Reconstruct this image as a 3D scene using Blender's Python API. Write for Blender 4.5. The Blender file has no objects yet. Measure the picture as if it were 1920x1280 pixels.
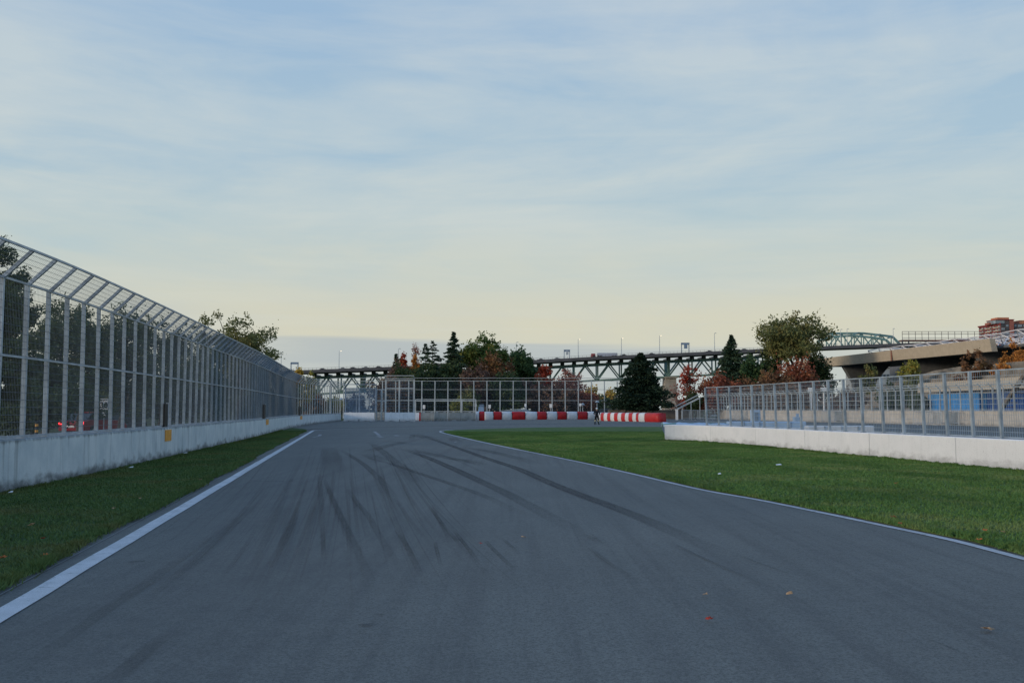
import bpy, math, random
import numpy as np
from mathutils import Vector
R = math.radians
sc = bpy.context.scene
C = sc.collection
F = 1867.0; HZ = 767.0; EYE = 1.6
TH = math.atan((HZ-640)/F)
# ------------------------------------------------------------------ camera
cd = bpy.data.cameras.new('camera'); cam = bpy.data.objects.new('camera', cd); C.objects.link(cam)
cd.sensor_width = 36; cd.lens = 36*F/1920; cd.clip_end = 6000; cd.clip_start = .1
cam.location = (0, 0, EYE); cam.rotation_euler = (R(90)+TH, 0, 0)
sc.camera = cam
# ------------------------------------------------------------------ world, sun, exposure
SUN_EL, SUN_AZ = 7.5, (-0.92, -0.39)        # sun low, to the left and behind the camera
w = bpy.data.worlds.new('World'); sc.world = w; w.use_nodes = True
def build_world():
    nt = w.node_tree; nt.nodes.clear()
    N = nt.nodes.new; L = nt.links.new
    def m(op, a, b=None, clamp=False):
        n = N('ShaderNodeMath'); n.operation = op; n.use_clamp = clamp
        for i, v in enumerate((a, b)):
            if v is None: continue
            if isinstance(v, (int, float)): n.inputs[i].default_value = v
            else: L(v, n.inputs[i])
        return n.outputs[0]
    def ramp(fac, stops, smooth=True):
        n = N('ShaderNodeValToRGB'); n.color_ramp.interpolation = 'EASE' if smooth else 'LINEAR'
        el = n.color_ramp.elements
        while len(el) < len(stops): el.new(.5)
        for e, (p, c) in zip(el, stops):
            e.position = p; e.color = (*c, 1) if len(c) == 3 else c
        L(fac, n.inputs[0]); return n.outputs[0]
    def mix(f, a, b):
        n = N('ShaderNodeMix'); n.data_type = 'RGBA'
        if isinstance(f, (int, float)): n.inputs[0].default_value = f
        else: L(f, n.inputs[0])
        L(a, n.inputs[6])
        if isinstance(b, tuple): n.inputs[7].default_value = (*b, 1)
        else: L(b, n.inputs[7])
        return n.outputs[2]
    def noise(vec, scale, detail=6, rough=.55, dist=0.0):
        n = N('ShaderNodeTexNoise'); n.inputs['Scale'].default_value = scale; n.inputs['Detail'].default_value = detail
        n.inputs['Roughness'].default_value = rough; n.inputs['Distortion'].default_value = dist
        L(vec, n.inputs['Vector']); return n.outputs['Fac']
    tc = N('ShaderNodeTexCoord'); sp = N('ShaderNodeSeparateXYZ'); L(tc.outputs['Generated'], sp.inputs[0])
    X, Y, Z = sp.outputs
    sky = N('ShaderNodeTexSky'); sky.sky_type = 'NISHITA'; sky.sun_disc = False
    sky.sun_elevation = R(SUN_EL); sky.sun_rotation = math.atan2(SUN_AZ[0], SUN_AZ[1])
    sky.dust_density = 2.0; sky.ozone_density = 2.0
    Zc = m('MAXIMUM', Z, 0.0)
    # thin veil of high cloud coloured by height above the horizon
    veil = ramp(m('MULTIPLY', Zc, 2.0), [(0.0, (.50, .55, .545)), (.06, (.53, .56, .52)), (.16, (.595, .58, .465)), (.28, (.535, .57, .515)),
                                         (.40, (.525, .585, .58)), (.60, (.48, .56, .60)), (.76, (.44, .53, .61)), (1.0, (.26, .42, .68))])
    blue = ramp(m('MULTIPLY', Zc, 2.0), [(0.0, (.46, .52, .53)), (.16, (.53, .55, .50)), (.32, (.43, .53, .555)), (.50, (.355, .485, .585)),
                                         (.76, (.30, .44, .60)), (1.0, (.15, .31, .66))])
    d = m('ADD', Zc, .30)
    cb = N('ShaderNodeCombineXYZ'); L(m('DIVIDE', X, d), cb.inputs[0]); L(m('DIVIDE', Y, d), cb.inputs[1])
    mp = N('ShaderNodeMapping'); mp.inputs['Rotation'].default_value = (0, 0, R(24)); mp.inputs['Scale'].default_value = (.42, 1.6, 1)
    L(cb.outputs[0], mp.inputs[0])
    mp2 = N('ShaderNodeMapping'); mp2.inputs['Rotation'].default_value = (0, 0, R(-32)); mp2.inputs['Scale'].default_value = (.55, 3.2, 1)
    L(cb.outputs[0], mp2.inputs[0])
    big = noise(mp.outputs[0], .8, 5, .5, .8)
    fine = noise(mp2.outputs[0], 1.3, 10, .62, 1.3)
    rip = noise(mp.outputs[0], 4.5, 8, .6, .5)
    wc = N('ShaderNodeCombineXYZ'); L(m('DIVIDE', X, m('ADD', m('ABSOLUTE', Y), .08)), wc.inputs[0]); L(Z, wc.inputs[1])
    SKY_SHIFT = 1.3
    def layer(rot, sx, sy, loc, dist, det, rough):
        q = N('ShaderNodeMapping'); q.inputs['Rotation'].default_value = (0, 0, R(rot)); q.inputs['Scale'].default_value = (sx, sy, 1); q.inputs['Location'].default_value = (loc[0]+SKY_SHIFT, loc[1], 0)
        L(wc.outputs[0], q.inputs[0]); return noise(q.outputs[0], 1.0, det, rough, dist)
    large = layer(6, 1.5, 3.4, (2.2, .4, 0), .6, 4, .5)
    wisp = layer(17, 2.1, 8.5, (5.1, 1.7, 0), 1.0, 9, .58)
    comb = layer(26, 3.2, 24, (1.1, 7.7, 0), 1.4, 9, .62)
    curl = layer(-30, 3.0, 12, (8.1, 3.7, 0), 1.6, 8, .6)
    side = m('MULTIPLY', X, -.07)
    f = m('ADD', m('ADD', m('MULTIPLY', large, .62), m('MULTIPLY', wisp, .66)), m('ADD', m('MULTIPLY', comb, .30), m('MULTIPLY', curl, .26)))
    f = m('ADD', f, side)
    msk = ramp(f, [(.70, (0, 0, 0)), (1.16, (1, 1, 1))]) if False else m('MULTIPLY', m('SUBTRACT', f, .755), 3.8, True)
    col = mix(msk, blue, veil)
    # long low cloud bank just over the horizon
    az = m('DIVIDE', X, m('MAXIMUM', Y, .05))
    cb2 = N('ShaderNodeCombineXYZ'); L(m('MULTIPLY', az, 3.5), cb2.inputs[0]); L(m('MULTIPLY', Z, 60.0), cb2.inputs[1])
    bn = noise(cb2.outputs[0], 1.0, 6, .5, .4)
    top = m('SUBTRACT', .0735, m('MULTIPLY', m('ADD', az, .2), .022))
    top = m('ADD', top, m('MULTIPLY', m('SUBTRACT', bn, .5), .034))
    edge = m('MULTIPLY', m('SUBTRACT', top, Z), 130.0, True)
    low = m('MULTIPLY', m('SUBTRACT', Z, .012), 28.0, True)
    hor = m('MULTIPLY', m('ADD', az, .42), 4.0, True); hor2 = m('MULTIPLY', m('SUBTRACT', .42, az), 4.0, True)
    bank = m('MULTIPLY', m('MULTIPLY', m('MULTIPLY', edge, low), m('MULTIPLY', hor, hor2)), .74)
    front = m('GREATER_THAN', Y, 0.0)
    col = mix(m('MULTIPLY', bank, front), col, (.375, .43, .465))
    # faint long streaks in the cream band
    cb3 = N('ShaderNodeCombineXYZ'); L(m('MULTIPLY', az, 1.6), cb3.inputs[0]); L(m('MULTIPLY', Z, 30.0), cb3.inputs[1])
    st = noise(cb3.outputs[0], 1.6, 7, .55, .6)
    stm = m('MULTIPLY', m('SUBTRACT', st, .50), 1.6, True)
    stm = m('MULTIPLY', stm, m('MULTIPLY', m('SUBTRACT', .30, Z), 5.0, True))
    col = mix(stm, col, (.60, .62, .56))
    hs = N('ShaderNodeVectorMath'); hs.operation = 'SCALE'; L(col, hs.inputs[0]); hs.inputs[3].default_value = 1/.10
    fin = mix(.92, sky.outputs[0], hs.outputs[0])
    bg = N('ShaderNodeBackground'); bg.inputs[1].default_value = .10; L(fin, bg.inputs[0])
    out = N('ShaderNodeOutputWorld'); L(bg.outputs[0], out.inputs[0])
build_world()
sd = bpy.data.lights.new('sun', 'SUN'); sun = bpy.data.objects.new('sun', sd); C.objects.link(sun)
sd.energy = 1.45; sd.angle = R(10); sd.color = (1.0, .82, .64)
e = math.cos(R(SUN_EL)); sun.rotation_euler = Vector((-SUN_AZ[0]*e, -SUN_AZ[1]*e, -math.sin(R(SUN_EL)))).to_track_quat('-Z', 'Y').to_euler()
sc.view_settings.view_transform = 'Standard'; sc.view_settings.look = 'None'
sc.view_settings.exposure = 0.22; sc.view_settings.gamma = 1
sc.cycles.transparent_max_bounces = 24

# ------------------------------------------------------------------ pixel geometry
def ray(px, py):
    x = px-960.0; y = 640.0-py
    return Vector((x, F*math.cos(TH)-y*math.sin(TH), F*math.sin(TH)+y*math.cos(TH)))
def gp(px, py, z=0.0):
    d = ray(px, py); t = (z-EYE)/d.z
    return Vector((d.x*t, d.y*t, z))
def at(px, py, Y):
    d = ray(px, py); t = Y/d.y
    return Vector((d.x*t, Y, EYE+d.z*t))

# ------------------------------------------------------------------ materials
def lin(c):
    return tuple(((v/255)/12.92 if v/255 <= .04045 else ((v/255+.055)/1.055)**2.4) for v in c)
MATS = {}
class NT:
    def __init__(s, name):
        s.m = bpy.data.materials.new(name); s.m.use_nodes = True; s.t = s.m.node_tree; s.b = s.t.nodes['Principled BSDF']
        s.N = s.t.nodes.new; s.L = s.t.links.new
        s.b.inputs['Specular IOR Level'].default_value = .3
        MATS[name] = s.m
    def coord(s, kind='Object', scale=(1, 1, 1), rot=(0, 0, 0)):
        tc = s.N('ShaderNodeTexCoord'); mp = s.N('ShaderNodeMapping'); mp.inputs['Scale'].default_value = scale; mp.inputs['Rotation'].default_value = rot
        s.L(tc.outputs[kind], mp.inputs[0]); return mp.outputs[0]
    def pos(s, scale=(1, 1, 1), rot=(0, 0, 0)):
        g = s.N('ShaderNodeNewGeometry'); mp = s.N('ShaderNodeMapping'); mp.inputs['Scale'].default_value = scale; mp.inputs['Rotation'].default_value = rot
        s.L(g.outputs['Position'], mp.inputs[0]); return mp.outputs[0]
    def noise(s, vec, scale, detail=5, rough=.55, dist=0):
        n = s.N('ShaderNodeTexNoise'); n.inputs['Scale'].default_value = scale; n.inputs['Detail'].default_value = detail
        n.inputs['Roughness'].default_value = rough; n.inputs['Distortion'].default_value = dist; s.L(vec, n.inputs['Vector']); return n.outputs['Fac']
    def math(s, op, a, b=None, clamp=False):
        n = s.N('ShaderNodeMath'); n.operation = op; n.use_clamp = clamp
        for i, v in enumerate((a, b)):
            if v is None: continue
            if isinstance(v, (int, float)): n.inputs[i].default_value = v
            else: s.L(v, n.inputs[i])
        return n.outputs[0]
    def step(s, fac, lo, hi):      # smooth map lo..hi -> 0..1
        n = s.N('ShaderNodeMapRange'); n.interpolation_type = 'SMOOTHSTEP'; n.inputs[1].default_value = lo; n.inputs[2].default_value = hi
        s.L(fac, n.inputs[0]); return n.outputs[0]
    def mix(s, f, a, b):
        n = s.N('ShaderNodeMix'); n.data_type = 'RGBA'
        if isinstance(f, (int, float)): n.inputs[0].default_value = f
        else: s.L(f, n.inputs[0])
        for i, v in ((6, a), (7, b)):
            if isinstance(v, tuple): n.inputs[i].default_value = (*v, 1)
            else: s.L(v, n.inputs[i])
        return n.outputs[2]
    def base(s, c):
        if isinstance(c, tuple): s.b.inputs['Base Color'].default_value = (*c, 1)
        else: s.L(c, s.b.inputs['Base Color'])
    def rough(s, v): s.b.inputs['Roughness'].default_value = v
    def bump(s, h, strength=.3, dist=.02):
        n = s.N('ShaderNodeBump'); n.inputs['Strength'].default_value = strength; n.inputs['Distance'].default_value = dist
        s.L(h, n.inputs['Height']); s.L(n.outputs[0], s.b.inputs['Normal'])
def simple(name, col, rough=.6, metal=0, var=.18, scale=3.0, bump=0):
    n = NT(name); v = n.noise(n.pos(), scale, 5); f = n.step(v, .3, .7)
    n.base(n.mix(f, tuple(c*(1-var) for c in col), tuple(min(1, c*(1+var)) for c in col))); n.rough(rough)
    n.b.inputs['Metallic'].default_value = metal
    if bump: n.bump(n.noise(n.pos(), scale*9, 4), bump, .01)
    return n.m

def asphalt_mat(name, k=1.0, purple=0.0):
    n = NT(name); p = n.pos()
    g = n.noise(p, 120, 3, .75); g2 = n.noise(p, 55, 4, .75); med = n.noise(p, 3.0, 6, .6); big = n.noise(p, .22, 4, .5)
    st = n.noise(n.pos((2.6, .055, 1), (0, 0, R(-9.3))), 1.4, 6, .62, .3)      # rubbered-in wheel lanes along the track
    st2 = n.noise(n.pos((7.0, .10, 1), (0, 0, R(-9.3))), 1.4, 5, .6, .1)
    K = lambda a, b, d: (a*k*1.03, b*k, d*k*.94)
    c = n.mix(n.step(big, .35, .65), K(.150, .158, .150), K(.185, .194, .182))
    c = n.mix(n.math('MULTIPLY', n.step(st, .44, .66), .46), c, K(.088, .090, .091))
    c = n.mix(n.math('MULTIPLY', n.step(st2, .50, .68), .22), c, K(.08, .082, .083))
    sx = n.N('ShaderNodeSeparateXYZ'); n.L(n.pos((1, 1, 1), (0, 0, R(-9.3))), sx.inputs[0])
    lane = n.math('SUBTRACT', 1.0, n.math('MULTIPLY', n.math('ABSOLUTE', n.math('ADD', sx.outputs[0], 1.6)), .33), True)      # rubber laid down on the racing line
    c = n.mix(n.math('MULTIPLY', lane, .34), c, K(.085, .088, .092))
    c = n.mix(n.math('MULTIPLY', n.step(med, .38, .66), .26), c, K(.20, .205, .19))
    g3 = n.noise(p, 15, 5, .72)
    c = n.mix(n.math('MULTIPLY', n.step(g3, .46, .64), .34), c, K(.095, .10, .098))
    c = n.mix(n.math('MULTIPLY', n.step(g2, .44, .60), .72), c, K(.075, .078, .076))
    c = n.mix(n.math('MULTIPLY', n.step(g, .54, .70), .55), c, K(.34, .345, .33))
    n.base(c); n.rough(.86); n.b.inputs['Specular IOR Level'].default_value = .22
    n.bump(n.math('ADD', g, n.math('MULTIPLY', g2, 1.3)), .55, .006)
    return n.m
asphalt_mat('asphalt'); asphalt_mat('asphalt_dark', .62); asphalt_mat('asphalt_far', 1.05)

def grass_mat(name, a, b, dry, drya=.35):
    n = NT(name); p = n.pos(); v = n.noise(p, .55, 6, .6, .4); f = n.noise(p, 9, 5, .65); d = n.noise(p, .23, 5, .6, .6); ff = n.noise(p, 60, 3, .7)
    c = n.mix(n.step(v, .35, .65), a, b)
    c = n.mix(n.math('MULTIPLY', n.step(d, .48, .66), drya), c, dry)
    c = n.mix(n.math('MULTIPLY', n.step(f, .42, .7), .45), c, tuple(x*.45 for x in a))
    c = n.mix(n.math('MULTIPLY', n.step(ff, .55, .75), .3), c, tuple(x*1.6 for x in b))
    n.base(c); n.rough(.9); n.b.inputs['Specular IOR Level'].default_value = .12
    n.bump(n.math('ADD', f, ff), .8, .03); return n.m
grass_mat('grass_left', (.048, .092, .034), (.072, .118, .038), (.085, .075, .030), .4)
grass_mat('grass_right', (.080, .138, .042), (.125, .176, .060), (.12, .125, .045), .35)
grass_mat('ground', (.040, .060, .022), (.060, .075, .028), (.10, .085, .045), .6)
def blade_mat(name, a, b, dry):
    n = NT(name); g = n.N('ShaderNodeNewGeometry'); r = g.outputs['Random Per Island']
    v = n.noise(n.pos(), .55, 6, .6, .4)
    w2 = n.noise(n.pos((1, .35, 1), (0, 0, R(-8))), .42, 5, .6, .5)
    c = n.mix(r, a, b); c = n.mix(n.math('MULTIPLY', n.step(v, .46, .66), .45), c, dry)
    c = n.mix(n.math('MULTIPLY', n.step(w2, .45, .62), .45), c, tuple(x*.62 for x in a))
    n.base(c); n.rough(.7); n.b.inputs['Specular IOR Level'].default_value = .15
    return n.m
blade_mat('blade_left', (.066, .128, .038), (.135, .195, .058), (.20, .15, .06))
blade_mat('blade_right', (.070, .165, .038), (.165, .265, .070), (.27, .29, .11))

def conc_mat(name, a, b, stain, z0=0.0, top=1.0, streak=.5, mossy=.5):
    n = NT(name); p = n.pos(); g = n.N('ShaderNodeNewGeometry'); sp = n.N('ShaderNodeSeparateXYZ'); n.L(g.outputs['Position'], sp.inputs[0])
    v = n.noise(p, 1.3, 6, .6); f = n.noise(p, 22, 5, .65); st = n.noise(n.pos((3.2, 3.2, .22)), 1.6, 6, .65)
    c = n.mix(n.step(v, .3, .7), a, b)
    c = n.mix(n.math('MULTIPLY', n.step(st, .50, .72), streak), c, stain)
    h = n.math('ADD', sp.outputs[2], n.math('MULTIPLY', n.noise(n.pos((1.1, 1.1, 2)), 1.6, 5, .6), -.75))
    dirt = n.math('MULTIPLY', n.step(n.math('MULTIPLY', h, -1.0), .05, .36), mossy)          # soil splashed up from the foot
    c = n.mix(dirt, c, tuple(x*.42 for x in stain))
    tp = n.math('MULTIPLY', n.step(n.math('ADD', sp.outputs[2], n.math('MULTIPLY', st, .22)), top+.05, top+.13), mossy*.8)
    c = n.mix(tp, c, tuple(x*.5 for x in stain))
    pit = n.noise(p, 46, 2, .5)
    c = n.mix(n.math('MULTIPLY', n.step(pit, .64, .72), .6), c, stain)
    n.base(c); n.rough(.85); n.bump(n.math('ADD', f, v), .35, .02); return n.m
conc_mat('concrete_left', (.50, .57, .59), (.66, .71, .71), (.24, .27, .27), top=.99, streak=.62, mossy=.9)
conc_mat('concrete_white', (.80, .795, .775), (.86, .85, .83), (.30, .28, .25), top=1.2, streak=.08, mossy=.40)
conc_mat('concrete_far', (.43, .41, .37), (.53, .50, .45), (.25, .23, .20), top=3, streak=.55, mossy=.45)
conc_mat('concrete_block', (.64, .67, .68), (.74, .76, .76), (.30, .30, .29), top=1.6, streak=.3, mossy=.4)
conc_mat('concrete_grey', (.26, .27, .25), (.34, .34, .31), (.15, .15, .14), top=1.6, streak=.5, mossy=.4)
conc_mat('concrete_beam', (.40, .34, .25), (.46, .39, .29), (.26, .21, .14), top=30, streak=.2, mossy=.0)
conc_mat('concrete_shade', (.10, .11, .115), (.14, .145, .15), (.07, .07, .07), top=30, streak=.5, mossy=.0)  # pavilion concrete with the shade under the roof put into its colour
def line_mat(name, k):
    n = NT(name); p = n.pos(); v = n.noise(p, 2.0, 6, .6); f = n.noise(p, 90, 4, .7)
    c = n.mix(n.step(v, .35, .7), (.50*k, .51*k, .51*k), (.62*k, .62*k, .62*k))
    c = n.mix(n.math('MULTIPLY', n.step(f, .48, .64), .50), c, (.16, .16, .16)); w3 = n.noise(p, 6, 6, .7); c = n.mix(n.math('MULTIPLY', n.step(w3, .54, .66), .55), c, (.15, .155, .15)); n.base(c); n.rough(.7); n.bump(f, .4, .004); return n.m
line_mat('line_paint', 1.0); line_mat('line_far', .62); line_mat('line_worn', .45)
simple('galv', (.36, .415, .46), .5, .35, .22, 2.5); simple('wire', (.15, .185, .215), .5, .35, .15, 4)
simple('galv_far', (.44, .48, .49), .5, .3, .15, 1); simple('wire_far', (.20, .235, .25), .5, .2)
simple('steel_blue', (.20, .27, .35), .6, .2); simple('orange', (.72, .33, .05), .55, 0, .12, 9); simple('black', (.012, .013, .014), .6)
simple('dark', (.03, .032, .034), .7); simple('white', (.72, .72, .70), .5, 0, .06); simple('sign_white', (.78, .78, .76), .45, 0, .04)
simple('red_cover', (.42, .014, .016), .45, 0, .15, 1.5, .3); simple('white_cover', (.62, .64, .65), .45, 0, .08, 1.5, .3)
simple('red_sunlit', (.44, .024, .024), .45, 0, .12, 1.5, .3)  # red cover again, with the warm low sunlight put into its colour
simple('bridge_green', (.17, .29, .27), .6, .1, .2, .3); simple('bridge_deck', (.10, .10, .105), .8, 0, .2, .2); simple('pier', (.36, .33, .29), .85, 0, .2, .3)
simple('bark', (.055, .045, .036), .9, 0, .3, 4, .5); simple('bark_pale', (.12, .10, .085), .9, 0, .3, 4, .5)
simple('white_steel', (.62, .61, .62), .45, .1, .1, .5); simple('rail_dark', (.12, .10, .10), .6); simple('roof_rust', (.26, .12, .08), .8)
simple('blue_light', (.055, .27, .62), .5, 0, .12, .8); simple('blue_dark', (.015, .07, .26), .5, 0, .2, .8); simple('pale_blue', (.36, .50, .66), .6, 0, .1, 1.2, .3)
simple('teal', (.10, .28, .27), .6); simple('brick', (.33, .12, .09), .85, 0, .15, .1); simple('brick_dark', (.13, .10, .10), .85, 0, .15, .1)
simple('cream', (.52, .44, .34), .8, 0, .1, .1); simple('orange_brick', (.50, .19, .10), .85, 0, .1, .1); simple('maroon', (.28, .06, .06), .8, 0, .1, .1)
simple('glass_dark', (.04, .055, .07), .12, 0, .2, .5); simple('glass_pale', (.22, .27, .30), .15, 0, .3, .3)
simple('car_red', (.30, .012, .014), .25, 0, .05); simple('car_dark', (.03, .032, .04), .3); simple('car_silver', (.35, .37, .39), .3, .4); simple('tyre', (.015, .015, .015), .85)
simple('car_white', (.62, .62, .62), .3); simple('trailer', (.42, .45, .50), .5, 0, .08, .3)
simple('skin', (.42, .24, .17), .6); simple('jersey', (.014, .016, .022), .7); simple('shorts', (.012, .012, .014), .7); simple('sock', (.62, .64, .35), .7)
simple('leaf_tan', (.42, .27, .15), .8, 0, .3, 30); simple('leaf_red', (.38, .05, .03), .8, 0, .3, 30); simple('leaf_orange', (.45, .14, .04), .8, 0, .3, 30)
simple('timber', (.17, .14, .11), .85, 0, .25, 1, .3); simple('yellow', (.55, .33, .03), .6)
def emit(name, col, s):
    n = NT(name); n.base(col); n.b.inputs['Emission Color'].default_value = (*col, 1); n.b.inputs['Emission Strength'].default_value = s; return n.m
emit('tail_lamp', (1.0, .03, .04), 3.0); emit('lamp_glow', (1.0, .82, .55), 1.2)
def leaf_mat(name, a, b, c3=None, t=.25):
    n = NT(name); g = n.N('ShaderNodeNewGeometry'); r = g.outputs['Random Per Island']
    v = n.noise(n.coord('Object'), .45, 4, .6)
    c = n.mix(r, a, b)
    c = n.mix(n.math('MULTIPLY', n.step(v, .48, .66), .75), c, c3 or tuple(x*1.35 for x in b))
    n.b.inputs['Roughness'].default_value = .75; n.b.inputs['Specular IOR Level'].default_value = .12; n.base(c)
    tr = n.N('ShaderNodeBsdfTranslucent'); n.L(c, tr.inputs[0]); ms = n.N('ShaderNodeMixShader'); ms.inputs[0].default_value = t
    out = n.t.nodes['Material Output']; n.L(n.b.outputs[0], ms.inputs[1]); n.L(tr.outputs[0], ms.inputs[2]); n.L(ms.outputs[0], out.inputs[0]); return n.m
leaf_mat('f_dark', (0.031, 0.057, 0.027), (0.076, 0.113, 0.045), (0.095, 0.113, 0.042))
leaf_mat('f_left', (0.055, 0.084, 0.042), (0.101, 0.138, 0.059), (0.138, 0.162, 0.065))
leaf_mat('f_green', (0.075, 0.127, 0.038), (0.161, 0.212, 0.057), (0.287, 0.254, 0.060))
leaf_mat('f_olive', (0.121, 0.138, 0.052), (0.203, 0.218, 0.082), (0.251, 0.203, 0.073))
leaf_mat('f_mid', (0.047, 0.098, 0.044), (0.094, 0.156, 0.061), (0.085, 0.135, 0.055))
leaf_mat('f_spruce', (0.027, 0.056, 0.034), (0.066, 0.106, 0.062), (0.055, 0.094, 0.051), .1)
leaf_mat('f_pine', (0.014, 0.030, 0.018), (0.032, 0.057, 0.032), (0.025, 0.046, 0.025), .1)
leaf_mat('f_red', (.30, .05, .03), (.48, .09, .05), (.40, .12, .05))
leaf_mat('f_redbrown', (0.226, 0.067, 0.042), (0.390, 0.127, 0.067), (0.300, 0.150, 0.067))
leaf_mat('f_brown', (0.140, 0.079, 0.045), (0.281, 0.140, 0.068), (0.206, 0.140, 0.056))
leaf_mat('f_dusk', (0.101, 0.066, 0.056), (0.216, 0.126, 0.086), (0.177, 0.140, 0.076))
leaf_mat('f_orange', (0.414, 0.161, 0.040), (0.632, 0.276, 0.069), (0.517, 0.253, 0.069))
leaf_mat('f_yellow', (.42, .26, .04), (.62, .42, .08), (.40, .34, .08))
leaf_mat('f_yellowgreen', (0.192, 0.204, 0.042), (0.360, 0.336, 0.072), (0.480, 0.360, 0.096))
leaf_mat('f_pink', (.30, .12, .09), (.42, .20, .15), (.26, .12, .08))

# ------------------------------------------------------------------ builders
OFF = {}
def tag(o, label=None, cat=None, group=None, kind=None):
    if label: o['label'] = label
    if cat: o['category'] = cat
    if group: o['group'] = group
    if kind: o['kind'] = kind
    return o
def thing(name, loc, label, cat, group=None, rz=0):
    o = bpy.data.objects.new(name, None); C.objects.link(o); o.location = loc; o.rotation_euler.z = rz
    OFF[o.name] = Vector(loc); return tag(o, label, cat, group)
class MB:
    def __init__(s): s.v = []; s.f = []
    def add(s, vs, fs):
        n = len(s.v); s.v += [tuple(v) for v in vs]; s.f += [tuple(i+n for i in f) for f in fs]; return s
    def box(s, c, d, rz=0, taper=1.0, ry=0):
        hx, hy, hz = d[0]/2, d[1]/2, d[2]/2; vs = []
        for z, k in ((-hz, 1), (hz, taper)):
            for x, y in ((-hx, -hy), (hx, -hy), (hx, hy), (-hx, hy)):
                px, py, pz = x*k, y*k, z
                if ry: px, pz = px*math.cos(ry)+pz*math.sin(ry), -px*math.sin(ry)+pz*math.cos(ry)
                px, py = px*math.cos(rz)-py*math.sin(rz), px*math.sin(rz)+py*math.cos(rz)
                vs.append((c[0]+px, c[1]+py, c[2]+pz))
        return s.add(vs, [(0, 3, 2, 1), (4, 5, 6, 7), (0, 1, 5, 4), (1, 2, 6, 5), (2, 3, 7, 6), (3, 0, 4, 7)])
    def bar(s, p, q, r, n=4, r2=None, cap=True):
        p, q = Vector(p), Vector(q); d = (q-p); r2 = r if r2 is None else r2
        if d.length < 1e-6: return s
        d.normalize(); u = d.orthogonal().normalized() if abs(d.z) < .99 else Vector((1, 0, 0)); 
        if abs(d.z) < .99: u = d.cross(Vector((0, 0, 1))).normalized()
        v = d.cross(u); vs = []; o = math.pi/4 if n == 4 else 0
        for c, rr in ((p, r), (q, r2)):
            for i in range(n):
                a = o+2*math.pi*i/n; vs.append(c+u*math.cos(a)*rr+v*math.sin(a)*rr)
        fs = [(i, (i+1) % n, n+(i+1) % n, n+i) for i in range(n)]
        if cap: fs += [tuple(range(n-1, -1, -1)), tuple(range(n, 2*n))]
        return s.add(vs, fs)
    def path(s, pts, r, n=6, r2=None):
        r2 = r if r2 is None else r2; m = len(pts)-1
        for i in range(m): s.bar(pts[i], pts[i+1], r+(r2-r)*i/m, n, r+(r2-r)*(i+1)/m)
        return s
    def prism(s, outline, axis_d, cap=True):     # outline: 3-D points, extruded by vector axis_d
        n = len(outline); a = [Vector(p) for p in outline]; b = [p+Vector(axis_d) for p in a]
        fs = [(i, (i+1) % n, n+(i+1) % n, n+i) for i in range(n)]
        fs += [tuple(range(n-1, -1, -1)), tuple(range(n, 2*n))]
        return s.add(a+b, fs)
    def sweep(s, pts, prof, close=True):         # prof: (offset to the right of travel, z)
        vs = []; n = len(prof)
        for i, p in enumerate(pts):
            a = pts[max(0, i-1)]; b = pts[min(len(pts)-1, i+1)]
            t = Vector((b[0]-a[0], b[1]-a[1], 0)).normalized(); r = Vector((t.y, -t.x, 0))
            for o, z in prof: vs.append((p[0]+r.x*o, p[1]+r.y*o, z+(p[2] if len(p) > 2 else 0)))
        fs = []
        for i in range(len(pts)-1):
            for j in range(n if close else n-1):
                k = (j+1) % n; fs.append((i*n+j, i*n+k, (i+1)*n+k, (i+1)*n+j))
        if close: fs += [tuple(range(n-1, -1, -1)), tuple((len(pts)-1)*n+j for j in range(n))]
        return s.add(vs, fs)
    def sphere(s, c, r, nu=10, nv=6, sc3=(1, 1, 1)):
        vs = [(c[0], c[1], c[2]-r*sc3[2])]
        for j in range(1, nv):
            ph = -math.pi/2+math.pi*j/nv
            for i in range(nu):
                a = 2*math.pi*i/nu; vs.append((c[0]+r*sc3[0]*math.cos(ph)*math.cos(a), c[1]+r*sc3[1]*math.cos(ph)*math.sin(a), c[2]+r*sc3[2]*math.sin(ph)))
        vs.append((c[0], c[1], c[2]+r*sc3[2])); fs = []
        for i in range(nu): fs.append((0, 1+(i+1) % nu, 1+i)); fs.append((len(vs)-1, len(vs)-1-nu+i, len(vs)-1-nu+(i+1) % nu))
        for j in range(nv-2):
            for i in range(nu): fs.append((1+j*nu+i, 1+j*nu+(i+1) % nu, 1+(j+1)*nu+(i+1) % nu, 1+(j+1)*nu+i))
        return s.add(vs, fs)
    def mesh(s, name, mat, off=(0, 0, 0), smooth=False, recalc=True):
        me = bpy.data.meshes.new(name); me.from_pydata([(v[0]-off[0], v[1]-off[1], v[2]-off[2]) for v in s.v], [], s.f)
        me.materials.append(MATS[mat])
        if recalc and len(s.f) < 60000:
            import bmesh
            b = bmesh.new(); b.from_mesh(me); bmesh.ops.recalc_face_normals(b, faces=b.faces); b.to_mesh(me); b.free()
        if smooth: me.polygons.foreach_set('use_smooth', [True]*len(me.polygons))
        me.update(); return me
    def build(s, name, mat, parent=None, loc=None, smooth=False, bevel=0, recalc=True):
        off = OFF[parent.name] if parent else Vector(loc or (0, 0, 0))
        o = bpy.data.objects.new(name, s.mesh(name, mat, off, smooth, recalc)); C.objects.link(o)
        if parent: o.parent = parent
        else: o.location = off
        OFF[o.name] = off
        if bevel:
            b = o.modifiers.new('bevel', 'BEVEL'); b.width = bevel; b.segments = 2; b.limit_method = 'ANGLE'
        return o
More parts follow.
